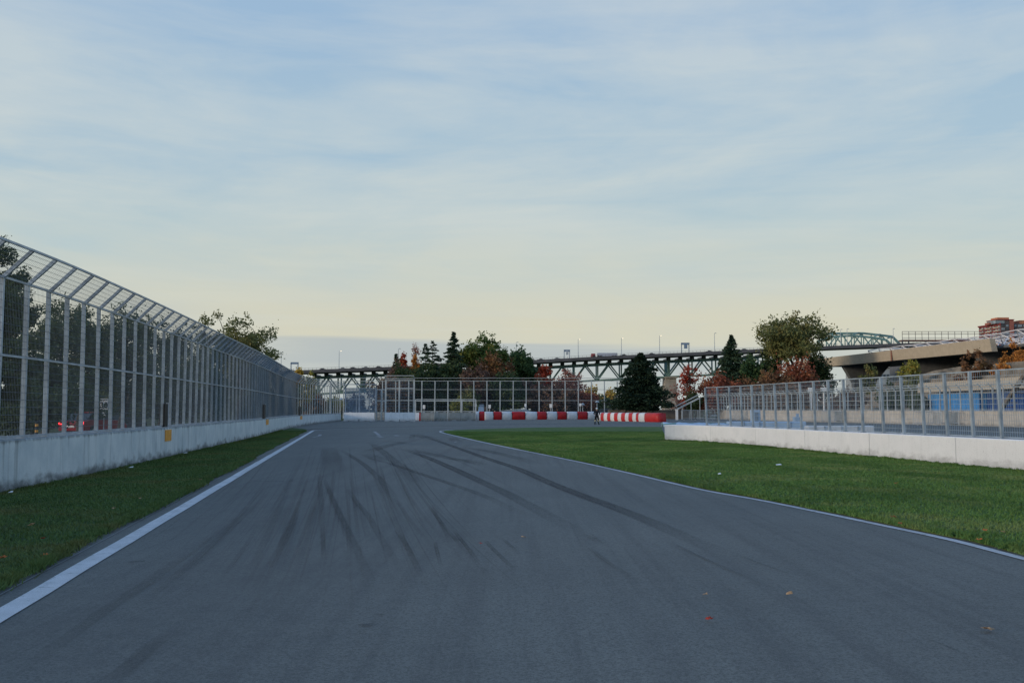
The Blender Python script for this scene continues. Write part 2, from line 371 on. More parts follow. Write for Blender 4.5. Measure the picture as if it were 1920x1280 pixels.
def npmesh(name, V, nper, mat):
    """V: (N*nper,3) array, faces of nper consecutive verts"""
    n = len(V)//nper; me = bpy.data.meshes.new(name); me.vertices.add(len(V)); me.vertices.foreach_set('co', V.astype(np.float32).ravel())
    me.loops.add(len(V)); me.loops.foreach_set('vertex_index', np.arange(len(V), dtype=np.int32))
    me.polygons.add(n); me.polygons.foreach_set('loop_start', np.arange(0, len(V), nper, dtype=np.int32))
    me.update(calc_edges=True); me.materials.append(MATS[mat]); return me
def struct(name, mb, mat, kind='structure', **k): return tag(mb.build(name, mat, **k), kind=kind)
def inst(name, me, parent, loc, rz=0, sx=1, sz=1):
    o = bpy.data.objects.new(name, me); C.objects.link(o); o.parent = parent; o.location = loc; o.rotation_euler.z = rz; o.scale = (sx, 1, sz)
    OFF[o.name] = OFF[parent.name]; return o
def copy_tree(o, parent=None):
    c = o.copy(); C.objects.link(c); c.parent = parent
    for ch in [x for x in o.children]: copy_tree(ch, c)
    return c
def chain(pts, step):
    """points every `step` metres along a 2-D polyline (smoothed)"""
    P = [Vector((p[0], p[1], 0)) for p in pts]; fine = []
    for i in range(len(P)-1):
        p0 = P[max(0, i-1)]; p1 = P[i]; p2 = P[i+1]; p3 = P[min(len(P)-1, i+2)]
        for k in range(20):
            t = k/20; fine.append(.5*((2*p1)+(p2-p0)*t+(2*p0-5*p1+4*p2-p3)*t*t+(3*p1-p0-3*p2+p3)*t**3))
    fine.append(P[-1]); out = [fine[0]]; acc = 0
    for a, b in zip(fine, fine[1:]):
        d = (b-a).length; u = 0
        while acc+(d-u) >= step:
            u += step-acc; out.append(a+(b-a)*(u/d)); acc = 0
        acc += d-u
    return out

# ------------------------------------------------------------------ ground and track
LW = [(-9.0, 2), (-9.25, 10)]+[gp(*p)[:2] for p in ((0, 927), (200, 885.5), (320, 858.5), (400, 839.5), (479, 821), (521.5, 809), (552, 801), (590, 794.5), (639, 788.8))]
WL = chain(LW, .61)
def poly_sheet(pts, z, thick=0, sub=None):
    m = MB(); n = len(pts); m.v = [(p[0], p[1], z) for p in pts]; m.f = [tuple(range(n))]
    if thick:
        m.v += [(p[0], p[1], z-thick) for p in pts]; m.f += [(i, (i+1) % n, n+(i+1) % n, n+i) for i in range(n)]
    return m
g = MB(); g.v = [(-3000, -200, -.05), (3000, -200, -.05), (3000, 4500, -.05), (-3000, 4500, -.05)]; g.f = [(0, 1, 2, 3)]
struct('ground', g, 'ground')
# tarmac apron: everything between the left wall and the far right wall
apron = [(-9.4, -20)]+[(p.x-.1, p.y) for p in WL]+[(-24, 180), (45, 195), (48, 150), (62, 80), (75, 20), (75, -20)]
struct('road', poly_sheet(apron, -.008, .03), 'asphalt')
ll0, ll1 = gp(0, 1152), gp(588, 806.5); ld = (ll1-ll0).normalized(); lr = Vector((ld.y, -ld.x, 0))
def lline(t, o): p = ll0+ld*t+lr*o; return (p.x, p.y)
random.seed(5)
# left verge
tl = (ll1-ll0).length
edge = []; t = -9.5
while t < tl-.5: edge.append(lline(t, -.42+random.uniform(-.022, .022)+.05*math.sin(t*.9)*math.sin(t*.31))); t += .12 if t < 25 else .7
verge_end = [gp(572, 804.5)[:2], gp(552, 802.6)[:2]]
left_poly = edge+verge_end+[(p.x+.05, p.y) for p in reversed(WL) if p.y < gp(552, 802)[1]]
struct('grass_verge', poly_sheet(left_poly, .022, .04), 'grass_left')
# right island of grass
rl_px = [(1990, 1063), (1911, 1044), (1783, 1011), (1655, 984), (1527, 957.4), (1420, 936), (1313.5, 917), (1200, 891), (1100, 868.5), (1000, 848), (950, 838), (896, 826.5), (870, 820.5), (850, 816), (836, 812.5), (827, 810)]
rl = [gp(*p)[:2] for p in rl_px]; near = [(6.6, 4.0), (6.3, 7.2)]
RL = chain(near+rl, .5)
tip = [gp(826, 808.8)[:2], gp(833, 807.6)[:2], gp(850, 806.4)[:2], gp(896, 804.6)[:2], gp(985, 801.9)[:2], gp(1120, 800.4)[:2], gp(1240, 800.2)[:2]]
RW = [(14.6, 4), (14.5, 12), (14.05, 19)]+[gp(x, y, .82)[:2] for x, y in ((1912.5, 824.4), (1751, 817), (1660, 812.6), (1586, 809.4), (1470, 803.8), (1369, 799.2), (1290, 796.6), (1229, 795.7))]
WR = chain(RW, .61)
redge = []
for i, p in enumerate(RL):
    a = RL[max(0, i-1)]; b = RL[min(len(RL)-1, i+1)]; t_ = (b-a).normalized(); r_ = Vector((t_.y, -t_.x, 0)); o = .17+random.uniform(-.03, .03)
    redge.append((p.x+r_.x*o, p.y+r_.y*o))
right_poly = redge+tip[1:]+[(p.x+.1, p.y) for p in reversed(WR)]
struct('grass_island', poly_sheet(right_poly, .022, .04), 'grass_right')
# painted edge lines
def ribbon(pts, w, z=0.0, mb=None):
    mb = mb or MB(); vs = []
    for i, p in enumerate(pts):
        a = Vector(pts[max(0, i-1)][:2]); b = Vector(pts[min(len(pts)-1, i+1)][:2]); t_ = (b-a).normalized(); r_ = Vector((t_.y, -t_.x))
        ww = w[i] if isinstance(w, list) else w
        vs += [(p[0]-r_.x*ww/2, p[1]-r_.y*ww/2, z), (p[0]+r_.x*ww/2, p[1]+r_.y*ww/2, z)]
    return mb.add(vs, [(2*i, 2*i+1, 2*i+3, 2*i+2) for i in range(len(pts)-1)])
N_ = 70; struct('track_edge_line', ribbon([lline(-9+(tl+8.6)*i/N_, random.uniform(-.006, .006)) for i in range(N_+1)], .205, .0), 'line_paint')
struct('track_edge_line', ribbon([(p.x, p.y) for p in RL]+[gp(824.5, 808.9)[:2], gp(827, 807.7)[:2], gp(836, 806.7)[:2], gp(850, 805.7)[:2]], .13, .0), 'line_paint')
far_line = [gp(*p)[:2] for p in ((588, 806.8), (595, 805.8), (620, 804.6), (659, 803.4), (715, 802), (772, 801), (834, 799.6), (896, 798.2), (985, 796), (1120, 794.8), (1240, 794.4), (1400, 794))]
struct('track_edge_line', ribbon([(p.x, p.y) for p in chain(far_line, 1.5)], .30, .0), 'line_far')
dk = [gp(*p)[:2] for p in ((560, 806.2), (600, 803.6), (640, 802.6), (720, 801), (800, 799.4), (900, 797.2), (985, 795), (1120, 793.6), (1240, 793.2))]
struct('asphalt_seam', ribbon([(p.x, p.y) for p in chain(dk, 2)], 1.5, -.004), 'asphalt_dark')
mk = MB()
for a, b, w_ in (((620, 819.3), (723, 819.0), .16), ((586, 819.5), (599, 817.3), .16), ((599, 817), (600.5, 814), .2), ((702, 808.5), (711, 816), .22), ((709, 817), (716, 819.5), .25), ((741, 815.5), (746, 817), .25), ((640, 816), (652, 815.6), .12), ((852, 829), (856, 827.5), .1)):
    p, q = gp(*a), gp(*b); ribbon([p.lerp(q, i/4)[:2] for i in range(5)], w_, .001, mk)
struct('grid_markings', mk, 'line_worn')
ws = MB(); ribbon([lline(-9+i*1.0, -.30+random.uniform(-.012, .012)) for i in range(30)], .012, .001, ws); struct('scratch_line', ws, 'line_worn')

# ---- tyre marks: thin rubber films laid on the asphalt, fading at ends and edges
def tyre_mat():
    n = NT('rubber'); a = n.N('ShaderNodeAttribute'); a.attribute_name = 'film'; a.attribute_type = 'GEOMETRY'
    v = n.noise(n.pos((3.0, .5, 1), (0, 0, R(20))), 5, 5, .7); v2 = n.noise(n.pos(), 80, 2, .7)
    k = n.math('MULTIPLY', a.outputs['Fac'], n.math('ADD', .68, n.math('MULTIPLY', n.step(v, .35, .62), .32)))
    k = n.math('MULTIPLY', k, n.math('ADD', .55, n.math('MULTIPLY', n.step(v2, .35, .6), .45)))
    n.base((.026, .027, .030)); n.rough(.7)
    t_ = n.N('ShaderNodeBsdfTransparent'); ms = n.N('ShaderNodeMixShader'); n.L(k, ms.inputs[0]); n.L(t_.outputs[0], ms.inputs[1]); n.L(n.b.outputs[0], ms.inputs[2])
    n.L(ms.outputs[0], n.t.nodes['Material Output'].inputs[0])
tyre_mat()
def c5(x, y): return (520+x/2.559, 780+y/2.559)
def c6(x, y): return (1100+x/2.3415, 840+y/2.3415)
def c4(x, y): return (x/2.559, 780+y/2.559)
marks = [
 ([c5(700, 95), c5(860, 150), c5(1000, 200), c5(1150, 250), c5(1300, 315), c5(1450, 375), c6(100, 250), c6(300, 330), c6(480, 410), c6(650, 475)], .26, .72),
 ([c5(590, 155), c5(700, 190), c5(830, 245), c5(950, 300), c5(1100, 370), c5(1250, 450), c5(1400, 530), c5(1575, 622)], .26, .75),
 ([c5(430, 200), c5(550, 230), c5(700, 280), c5(850, 330), c5(1000, 385), c5(1120, 440), c5(1250, 495)], .17, .50),
 ([c5(300, 160), c5(400, 220), c5(480, 290), c5(530, 350), c5(580, 430), c5(640, 515)], .17, .50),
 ([c5(440, 122), c5(500, 165), c5(560, 215), c5(620, 262), c5(690, 360)], .30, .36),
 ([c5(220, 290), c5(280, 430), c5(340, 550), c5(400, 680), c5(475, 830)], .08, .42),
 ([c5(235, 330), c5(300, 480), c5(370, 620), c5(440, 780), c5(470, 960)], .12, .22),
 ([c5(350, 380), c5(430, 470), c5(500, 590), c5(570, 700), c5(625, 770)], .09, .34),
 ([c5(570, 540), c5(620, 620), c5(670, 720), c5(695, 795)], .06, .28), ([c5(590, 560), c5(640, 650), c5(690, 740)], .04, .3),
 ([c5(735, 430), c5(800, 540), c5(850, 655)], .06, .50), ([c5(845, 545), c5(920, 640), c5(1000, 745)], .05, .50), ([c5(870, 600), c5(830, 560)], .07, .3),
 ([c5(990, 590), c5(1080, 680), c5(1170, 760)], .05, .45), ([c5(1070, 580), c5(1120, 620), c5(1170, 665)], .045, .4), ([c5(755, 600), c5(775, 680), c5(795, 750)], .04, .45),
 ([c5(860, 145), c5(1000, 165), c5(1150, 200), c5(1285, 240)], .40, .38), ([c5(620, 155), c5(800, 195), c5(950, 225), c5(1100, 264)], .40, .36), ([c5(770, 200), c5(900, 210), c5(1010, 235)], .5, .22),
 ([c5(400, 182), c5(470, 158), c5(560, 135), c5(690, 108)], .5, .35), ([c5(640, 85), c5(700, 98), c5(760, 118)], .8, .4), ([c5(650, 90), c5(640, 118)], .3, .3), ([c5(540, 120), c5(600, 128), c5(660, 135)], .4, .2),
 ([c5(830, 100), c5(850, 112), c5(862, 126)], .5, .35),
 ([c5(200, 270), c5(210, 400), c5(215, 520), c5(225, 670)], .09, .40), ([c5(100, 430), c5(60, 600), c5(5, 760)], .06, .28), ([c5(60, 480), c5(20, 620), c5(-40, 760)], .08, .25),
 ([c5(250, 150), c5(270, 260), c5(285, 330)], .6, .35), ([c5(165, 250), c5(220, 250)], .8, .2), ([c5(420, 180), c5(470, 200), c5(520, 228)], .5, .3),
 ([c5(385, 1003), c5(430, 1002), c5(485, 996)], .05, .8), ([c5(465, 950), c5(530, 952)], .04, .5), ([c4(600, 703), c4(650, 700), c4(708, 692)], .09, .45), ([c4(1190, 311), c4(1350, 313), c4(1560, 314)], .10, .55),
 ([c4(520, 1285), c4(640, 1180), c4(780, 1060), c4(940, 960)], .12, .26), ([c4(60, 1260), c4(300, 1080), c4(520, 920), c4(760, 760), c4(1000, 580)], .12, .2), ([c4(640, 930), c4(900, 720), c4(1100, 540), c4(1300, 360)], .10, .25),
 ([c4(1180, 800), c4(1260, 620), c4(1340, 450), c4(1400, 300)], .09, .26), ([c4(1330, 680), c4(1390, 560), c4(1440, 430)], .05, .36), ([c4(1555, 690), c4(1550, 600), c4(1545, 480)], .05, .42), ([c4(1060, 780), c4(1180, 620), c4(1250, 500)], .05, .25),
 ([c6(370, 415), c6(600, 522), c6(880, 645)], .04, .50), ([c6(650, 465), c6(800, 520), c6(1010, 595)], .035, .40), ([c6(1480, 830), c6(1600, 880), c6(1700, 920)], .025, .35), ([c6(0, 430), c6(120, 520), c6(300, 620)], .05, .35), ([c6(0, 375), c6(70, 425)], .10, .30),
 ([c5(500, 250), c5(512, 330), c5(560, 440), c5(640, 560)], .09, .25), ([c5(330, 340), c5(390, 430), c5(430, 560), c5(500, 650)], .08, .25), ([c5(700, 150), c5(900, 230), c5(1100, 330), c5(1300, 440)], .08, .2),
]
random.seed(17)
for k in range(110):       # faint fan of older rubber lines following the racing line
    x0 = random.uniform(-150, 720); y0 = random.uniform(120, 420); sl = (x0-330)/420+random.uniform(-.12, .12); L_ = random.uniform(260, 820)
    marks.append(([c5(x0+sl*L_*u*(1+.25*u), y0+L_*u) for u in (0, .33, .66, 1)], random.choice((.012, .018, .028, .05)), random.uniform(.12, .34)*(.6 if x0 < 130 else 1)))
tv, tf, ta = [], [], []
for k, (px, wd, al) in enumerate(marks):
    pts = chain([gp(*p)[:2] for p in px], .5); n = len(pts)
    if n < 3: pts = [Vector((*gp(*px[0])[:2], 0)).lerp(Vector((*gp(*px[-1])[:2], 0)), i/4) for i in range(5)]; n = 5
    z = .0005+.00012*k; b0 = len(tv)
    for i, p in enumerate(pts):
        a = pts[max(0, i-1)]; b = pts[min(n-1, i+1)]; t_ = (b-a).normalized(); r_ = Vector((t_.y, -t_.x, 0)); u = i/(n-1)
        en = min(1, u*4, (1-u)*(7 if n > 60 else 2.0))
        for o, q in ((-.62, 0), (-.42, 1), (0, .75), (.42, 1), (.62, 0)):
            tv.append((p.x+r_.x*o*wd, p.y+r_.y*o*wd, z)); ta.append(q*en*al)
    for i in range(n-1):
        for j in range(4): tf.append((b0+i*5+j, b0+i*5+j+1, b0+i*5+j+6, b0+i*5+j+5))
me = bpy.data.meshes.new('tyre_marks'); me.from_pydata(tv, [], tf); me.materials.append(MATS['rubber'])
at_ = me.attributes.new('film', 'FLOAT', 'POINT'); at_.data.foreach_set('value', ta)
o = bpy.data.objects.new('tyre_marks', me); C.objects.link(o); tag(o, 'dark rubber skid marks curving along the grey asphalt', 'skid marks', kind='stuff')

# ---- grass blades (near ground only; farther off the sheet's own grain does the work)
def inside(px, py, poly):
    x = np.array([p[0] for p in poly]); y = np.array([p[1] for p in poly]); x2 = np.roll(x, -1); y2 = np.roll(y, -1); r = np.zeros(len(px), bool)
    for a, b, c, d in zip(x, y, x2, y2):
        if b == d: continue
        r ^= ((b > py) != (d > py)) & (px < (c-a)*(py-b)/(d-b)+a)
    return r
def blades(name, poly, mat, n, seed, y0, y1, border, label):
    rg = np.random.default_rng(seed); xs = [p[0] for p in poly]
    Y = y0+(y1-y0)*rg.random(n*3)**1.55; X = rg.uniform(min(xs), max(xs), n*3)
    k = inside(X, Y, poly); X, Y = X[k][:n], Y[k][:n]
    # a ragged, taller fringe where the mower cannot reach
    bx = np.array([b[0] for b in border]); by = np.array([b[1] for b in border]); m = 26000
    i = rg.integers(0, len(bx)-1, m); u = rg.random(m); FX = bx[i]+(bx[i+1]-bx[i])*u+rg.normal(0, .05, m); FY = by[i]+(by[i+1]-by[i])*u
    nz = np.interp(FY, np.linspace(0, 80, 900), rg.uniform(.5, 1.35, 900))
    h = np.concatenate([rg.uniform(.018, .042, len(X))*np.clip(1.25-Y/y1*.9, .3, 1.2), rg.uniform(.025, .085, m)*nz])
    X = np.concatenate([X, FX]); Y = np.concatenate([Y, FY]); a = rg.uniform(0, 6.283, len(X)); wd = (.0026+.00042*Y)
    lx = rg.normal(0, .6, len(X))*h; ly = rg.normal(0, .6, len(X))*h
    V = np.zeros((len(X), 3, 3)); V[:, 0] = np.stack([X-np.cos(a)*wd, Y-np.sin(a)*wd, np.full(len(X), .02)], 1)
    V[:, 1] = np.stack([X+np.cos(a)*wd, Y+np.sin(a)*wd, np.full(len(X), .02)], 1); V[:, 2] = np.stack([X+lx, Y+ly, .022+h], 1)
    me = npmesh(name, V.reshape(-1, 3), 3, mat); o = bpy.data.objects.new(name, me); C.objects.link(o); tag(o, label, 'grass', kind='stuff')
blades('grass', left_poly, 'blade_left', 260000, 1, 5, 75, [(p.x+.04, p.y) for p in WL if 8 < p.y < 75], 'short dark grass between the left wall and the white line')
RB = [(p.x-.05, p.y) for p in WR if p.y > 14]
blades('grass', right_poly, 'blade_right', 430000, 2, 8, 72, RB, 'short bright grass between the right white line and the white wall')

blades('grass', left_poly, 'blade_left', 10, 3, 5, 75, [p for p in edge if 4 < p[1] < 34], 'ragged grass fringe along the strip beside the left white line')
blades('grass', right_poly, 'blade_right', 10, 4, 8, 72, [p for p in redge if 6 < p[1] < 40], 'ragged grass fringe along the right white line')

# ------------------------------------------------------------------ walls
def wall_thing(label, pts, per, h, thick, side, mat, gap=.012, group=None, name='concrete_wall'):
    """pts every .61 m; side +1: body lies to the right of travel"""
    t_ = thing(name, (pts[0].x, pts[0].y, 0), label, 'wall', group)
    i = 0; k = 0
    while i < len(pts)-2:
        j = min(len(pts)-1, i+per); seg = [p.copy() for p in pts[i:j+1]]
        seg[0] += (seg[1]-seg[0]).normalized()*gap; seg[-1] += (seg[-2]-seg[-1]).normalized()*gap
        o0, o1 = (0, thick*side); b = .02*side
        prof = [(o0, -.06), (o0, h-.025), (b, h), (o1-b, h), (o1, h-.025), (o1, -.06)]
        MB().sweep(seg, prof).build('wall_section', mat, t_); i = j; k += 1
    return t_
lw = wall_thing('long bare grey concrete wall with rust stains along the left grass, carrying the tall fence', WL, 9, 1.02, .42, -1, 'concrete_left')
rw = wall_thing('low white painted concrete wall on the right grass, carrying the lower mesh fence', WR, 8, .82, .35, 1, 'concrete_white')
# orange marker plates on the left wall
for px in (320, 502, 566):
    i = min(range(len(WL)), key=lambda k: abs(960+WL[k].x/max(WL[k].y, 1)*F-px)); p = WL[i]; t_ = (WL[i+1]-WL[i-1]).normalized(); r_ = Vector((t_.y, -t_.x, 0))
    wd = {320: .62, 502: 1.2, 566: 1.5}[px]; c = p+r_*.012
    mm = MB(); mm.box((c.x, c.y, .76 if px == 320 else .80), (wd*1.5, .02, .36 if px == 320 else .32), math.atan2(t_.y, t_.x)); mm.build('marker_plate', 'orange', lw)

# ------------------------------------------------------------------ fences
def post_mesh(h, arm=None, r=.035, mat='galv'):
    m = MB(); m.box((0, 0, h/2), (r*2, r*2.2, h))
    m.box((0, 0, .01), (r*4, r*4, .02))
    if arm: m.bar((0, 0, h-.02), (0, -arm[0], h+arm[1]), r*1.25, 4)
    return m.mesh('post', mat)
def panel_mesh(L_, h, vs, hs, r, mat, arm=None, off=0.0):
    m = MB(); n = max(2, round(L_/vs))
    for i in range(1, n):
        x = L_*i/n; m.bar((x, off, .03), (x, off, h), r, 3, cap=False)
        if arm: m.bar((x, off, h), (x, off-arm[0], h+arm[1]), r, 3, cap=False)
    k = round((h-.03)/hs)
    for j in range(k+1): z = .03+(h-.03)*j/k; m.bar((0, off, z), (L_, off, z), r*1.25, 3, cap=False)
    if arm:
        s_ = math.hypot(*arm); k = round(s_/(hs*.7))
        for j in range(1, k+1): u = j/k; m.bar((0, off-arm[0]*u, h+arm[1]*u), (L_, off-arm[0]*u, h+arm[1]*u), r*1.25, 3, cap=False)
    return m.mesh('mesh_panel', mat, recalc=False)
def fence(name, label, pts, z, pm, panel, L_, rails, rmat, parent=None, lean=0, ofs=0, scale_z=None, cat='fence'):
    """pts: post positions; rails: list of (offset toward the track, z, radius)"""
    t_ = thing(name, (pts[0].x, pts[0].y, z), label, cat)
    rp = [[] for _ in rails]
    for i, p in enumerate(pts):
        a = pts[max(0, i-1)]; b = pts[min(len(pts)-1, i+1)]; d = (b-a).normalized(); r_ = Vector((d.y, -d.x, 0)); rz = math.atan2(d.y, d.x); q = p+r_*ofs
        s = 1 if scale_z is None else scale_z(i/(len(pts)-1))
        o = inst('post', pm, t_, (q.x-pts[0].x, q.y-pts[0].y, 0), rz, 1, s)
        o.rotation_euler.x = lean+math.sin(i*12.9)*.006; o.rotation_euler.y = math.sin(i*7.3)*.005
        for k, (o_, zz, rr) in enumerate(rails): w_ = q+r_*(o_+ (math.sin(lean)*zz if lean else 0)); rp[k].append((w_.x, w_.y, z+zz*s))
        if i < len(pts)-1:
            e = pts[i+1]+r_*ofs; dd = e-q; o = inst('mesh_panel', panel, t_, (q.x-pts[0].x, q.y-pts[0].y, 0), math.atan2(dd.y, dd.x), dd.length/L_, s)
            if lean: o.rotation_euler.x = lean
    for k, (o_, zz, rr) in enumerate(rails):
        m = MB(); rnd = random.Random(3+k)
        for a, b in zip(rp[k], rp[k][1:]): m.bar(a, b, rr, 4)
        m.build('rail', rmat, t_)
    return t_
# left high fence, section leaning out over the track
HL = 3.12; ARM = (.55, .52)
A_pts = [WL[i] for i in range(12, len(WL), 2) if WL[i].y < gp(560, 799.5)[1]]
B_pts = [WL[i] for i in range(12, len(WL), 4) if WL[i].y >= gp(560, 799.5)[1]]
pmA = post_mesh(HL, ARM, .038); pnA = panel_mesh(1.22, HL, .070, .15, .0036, 'wire', ARM, -.045)
railsA = [(.04, .04, .03), (.04, 1.62, .028), (.04, HL, .032), (ARM[0]+.03, HL+ARM[1], .03)]
fence('debris_fence', 'tall grey steel mesh fence with bent top leaning over the left concrete wall', A_pts+[B_pts[0]], 1.02, pmA, pnA, 1.22, railsA, 'galv', ofs=-.2)
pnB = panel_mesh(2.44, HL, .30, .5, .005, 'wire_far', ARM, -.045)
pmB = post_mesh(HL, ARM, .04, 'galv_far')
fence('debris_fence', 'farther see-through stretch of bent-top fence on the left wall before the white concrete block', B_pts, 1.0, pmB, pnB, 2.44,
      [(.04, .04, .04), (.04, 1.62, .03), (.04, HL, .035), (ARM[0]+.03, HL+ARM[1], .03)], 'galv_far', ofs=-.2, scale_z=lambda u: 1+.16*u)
# dark gaps in the left fence (pedestrian doors)
for px, w_, hh, lab in ((315, .45, .74, 'narrow black door leaf in the left fence above the nearest orange plate'), (500, 1.5, .85, 'narrow black door leaf in the left fence above the second orange plate'), (565, 1.6, .8, 'narrow black door leaf in the left fence above the farthest orange plate')):
    i = min(range(len(WL)), key=lambda k: abs(960+WL[k].x/max(WL[k].y, 1)*F-px)); p = WL[i]; d = (WL[i+1]-WL[i-1]).normalized(); r_ = Vector((d.y, -d.x, 0)); c = p-r_*.09
    t_ = thing('fence_door', (c.x, c.y, 1.03), lab, 'door', 'doors in the left fence'); rz = math.atan2(d.y, d.x)
    MB().box((c.x, c.y, 1.04+hh/2), (w_, .05, hh), rz).build('leaf', 'black', t_)
    q = c+d*(w_/2+.04); MB().box((q.x, q.y, 1.04+hh/2), (.06, .07, hh+.06), rz).build('frame', 'galv', t_)
# right fence on white wall
R_idx = [i for i in range(1, len(WR)) if WR[i].y > 8 and 960+WR[i].x/WR[i].y*F > 1300]
R_pts = [WR[i] for i in R_idx][::2]
HR = 1.82; pmR = post_mesh(HR, None, .036); pnR = panel_mesh(1.22, HR, .095, .15, .0048, 'galv', None, -.04)
fence('mesh_fence', 'low grey steel mesh fence standing on the white painted wall at right', R_pts, .82, pmR, pnR, 1.22, [(.035, .04, .022), (.035, 1.44, .020), (.035, HR, .024)], 'galv', ofs=.16, lean=R(-2.0))

# ------------------------------------------------------------------ far right track side
W2 = chain([gp(1345, 785.3)[:2], gp(1420, 788)[:2], gp(1500, 790.3)[:2], gp(1620, 793)[:2], gp(1750, 796.3)[:2], gp(1880, 799.6)[:2], (46.5, 78), (46.5, 60)], .8)
wall_thing('pale stained concrete wall across the far track behind the crowd barriers', W2, 8, 1.45, .5, -1, 'concrete_far', .02)
f2 = [p for p in W2][::2]
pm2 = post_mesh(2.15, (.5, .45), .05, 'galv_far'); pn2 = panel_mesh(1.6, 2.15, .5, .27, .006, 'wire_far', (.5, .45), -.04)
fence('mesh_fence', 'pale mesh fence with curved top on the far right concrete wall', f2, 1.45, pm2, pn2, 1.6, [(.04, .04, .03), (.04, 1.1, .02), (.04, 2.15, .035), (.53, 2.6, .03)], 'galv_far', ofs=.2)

# ------------------------------------------------------------------ barriers in the middle distance
def block(label, x0, x1, yb, yt, mat, group='concrete blocks at the end of the track', dY=0, notch=True, name='concrete_block'):
    p, q = gp(x0, yb), gp(x1, yb); Y = p.y+dY; k = Y/p.y; W_ = (q.x-p.x)*k; h = at(x0, yt, Y).z; cx = (p.x+q.x)/2*k
    t_ = thing(name, (cx, Y, 0), label, 'barrier', group); m = MB(); n = W_/2; d1, d2 = .34, .16
    def cut(xc, w_): return [(xc-w_/2, 0), (xc-w_/2+.1, .13), (xc+w_/2-.1, .13), (xc+w_/2, 0)]
    ol = [(-n, 0)]
    if notch: ol += cut(-n*.55, n*.38)+[(-.05, 0), (-.05, .3), (.05, .3), (.05, 0)]+cut(n*.55, n*.38)
    ol += [(n, 0), (n, h*.35), (n, h), (-n, h), (-n, h*.35)]
    lay = [(-d1, ol)]
    fr = [Vector((cx+x, Y-d1 if z < h*.4 else Y-d2, z)) for x, z in ol]; bk = [Vector((cx+x, Y+d1 if z < h*.4 else Y+d2, z)) for x, z in ol]; c = len(ol)
    m.add(fr+bk, [(i, (i+1) % c, c+(i+1) % c, c+i) for i in range(c)])
    lo = [i for i in range(c) if not (ol[i][1] >= h*.9)]
    m.add(fr+bk, [tuple(lo), tuple(c+i for i in reversed(lo))]); a = [i for i, (x, z) in enumerate(ol) if z >= h*.3 and abs(x) > n*.9]
    m.add(fr+bk, [tuple(a), tuple(c+i for i in reversed(a))])
    m.build('body', mat, t_)
    MB().box((cx-n*.6, Y, h+.03), (.3, .04, .06)).build('lifting_eye', 'galv_far', t_); MB().box((cx+n*.6, Y, h+.03), (.3, .04, .06)).build('lifting_eye', 'galv_far', t_)
    return Y, h, cx, n
B1 = block('clean white concrete block, first from the left, under the blue-grey mesh panel', 645, 702, 789.5, 773, 'concrete_block')
B2 = block('pale concrete block under the white framed mesh gate', 722, 778, 790, 773, 'concrete_block')
block('dark grey concrete block half hidden between the two white ones', 703, 721, 787, 772.5, 'concrete_grey', dY=2, notch=False)
block('short white concrete block right beside the white framed gate', 779, 786, 788.5, 773.5, 'concrete_block', notch=False)
block('narrow red painted block between white and grey concrete blocks', 786.5, 788.5, 788.5, 773.5, 'red_cover', notch=False)
block('grey stained concrete block, first one right of the red painted block', 789.5, 814, 789, 773, 'concrete_grey')
block('grey stained concrete block, second one right of the red painted block', 815, 838, 788.8, 773, 'concrete_grey')
block('long grey concrete block ending at the red and white tyre barrier', 840, 891, 788.5, 773, 'concrete_grey')
# framed mesh gates standing on the blocks
def framed(name, label, x0, x1, yt, Y, z0, mat, wmat, rails, posts, deep, wr, vs, cat='gate'):
    a = at(x0, yt, Y); b = at(x1, yt, Y); t_ = thing(name, ((a.x+b.x)/2, Y, z0), label, cat); h = a.z
    for u in posts: x = a.x+(b.x-a.x)*u; MB().box((x, Y, (z0+h)/2), (.20, .16, h-z0)).build('post', mat, t_)
    for y in rails: z = at(x0, y, Y).z; MB().box(((a.x+b.x)/2, Y-.02, z), (b.x-a.x, .09, .11)).build('rail', mat, t_)
    m = MB(); n = int((b.x-a.x)/vs)
    for i in range(n): x = a.x+(b.x-a.x)*i/n; m.bar((x, Y, z0), (x, Y, h), wr, 3, cap=False)
    for j in range(int((h-z0)/(vs*2))): z = z0+j*vs*2; m.bar((a.x, Y, z), (b.x, Y, z), wr, 3, cap=False)
    m.build('wire_mesh', wmat, t_)
    if deep:
        for s in (0, 1): x = a.x+(b.x-a.x)*s; MB().bar((x, Y, h), (x, Y-deep, h+.45), .07).build('top_arm', mat, t_)
        MB().bar((a.x, Y-deep, h+.45), (b.x, Y-deep, h+.45), .06).build('top_rail', mat, t_)
    return t_
framed('mesh_gate', 'blue-grey dense mesh panel standing on the first white concrete block', 648, 706, 727, B1[0]+.3, B1[1], 'steel_blue', 'steel_blue', (728, 747.5), (0, .45, .98), .8, .032, .09)
framed('mesh_gate', 'tall white framed mesh gate standing on the second pale concrete block', 723.5, 776.5, 711, B2[0]+.3, B2[1], 'galv_far', 'wire_far', (711.5, 728, 750.5), (0, .48, 1), .8, .02, .20)
framed('mesh_gate', 'lower mesh leaf between the two framed panels, above the dark block', 706, 723, 730, B2[0]+4, .05, 'galv_far', 'wire_far', (730, 752), (0, .55, 1), 0, .024, .2)
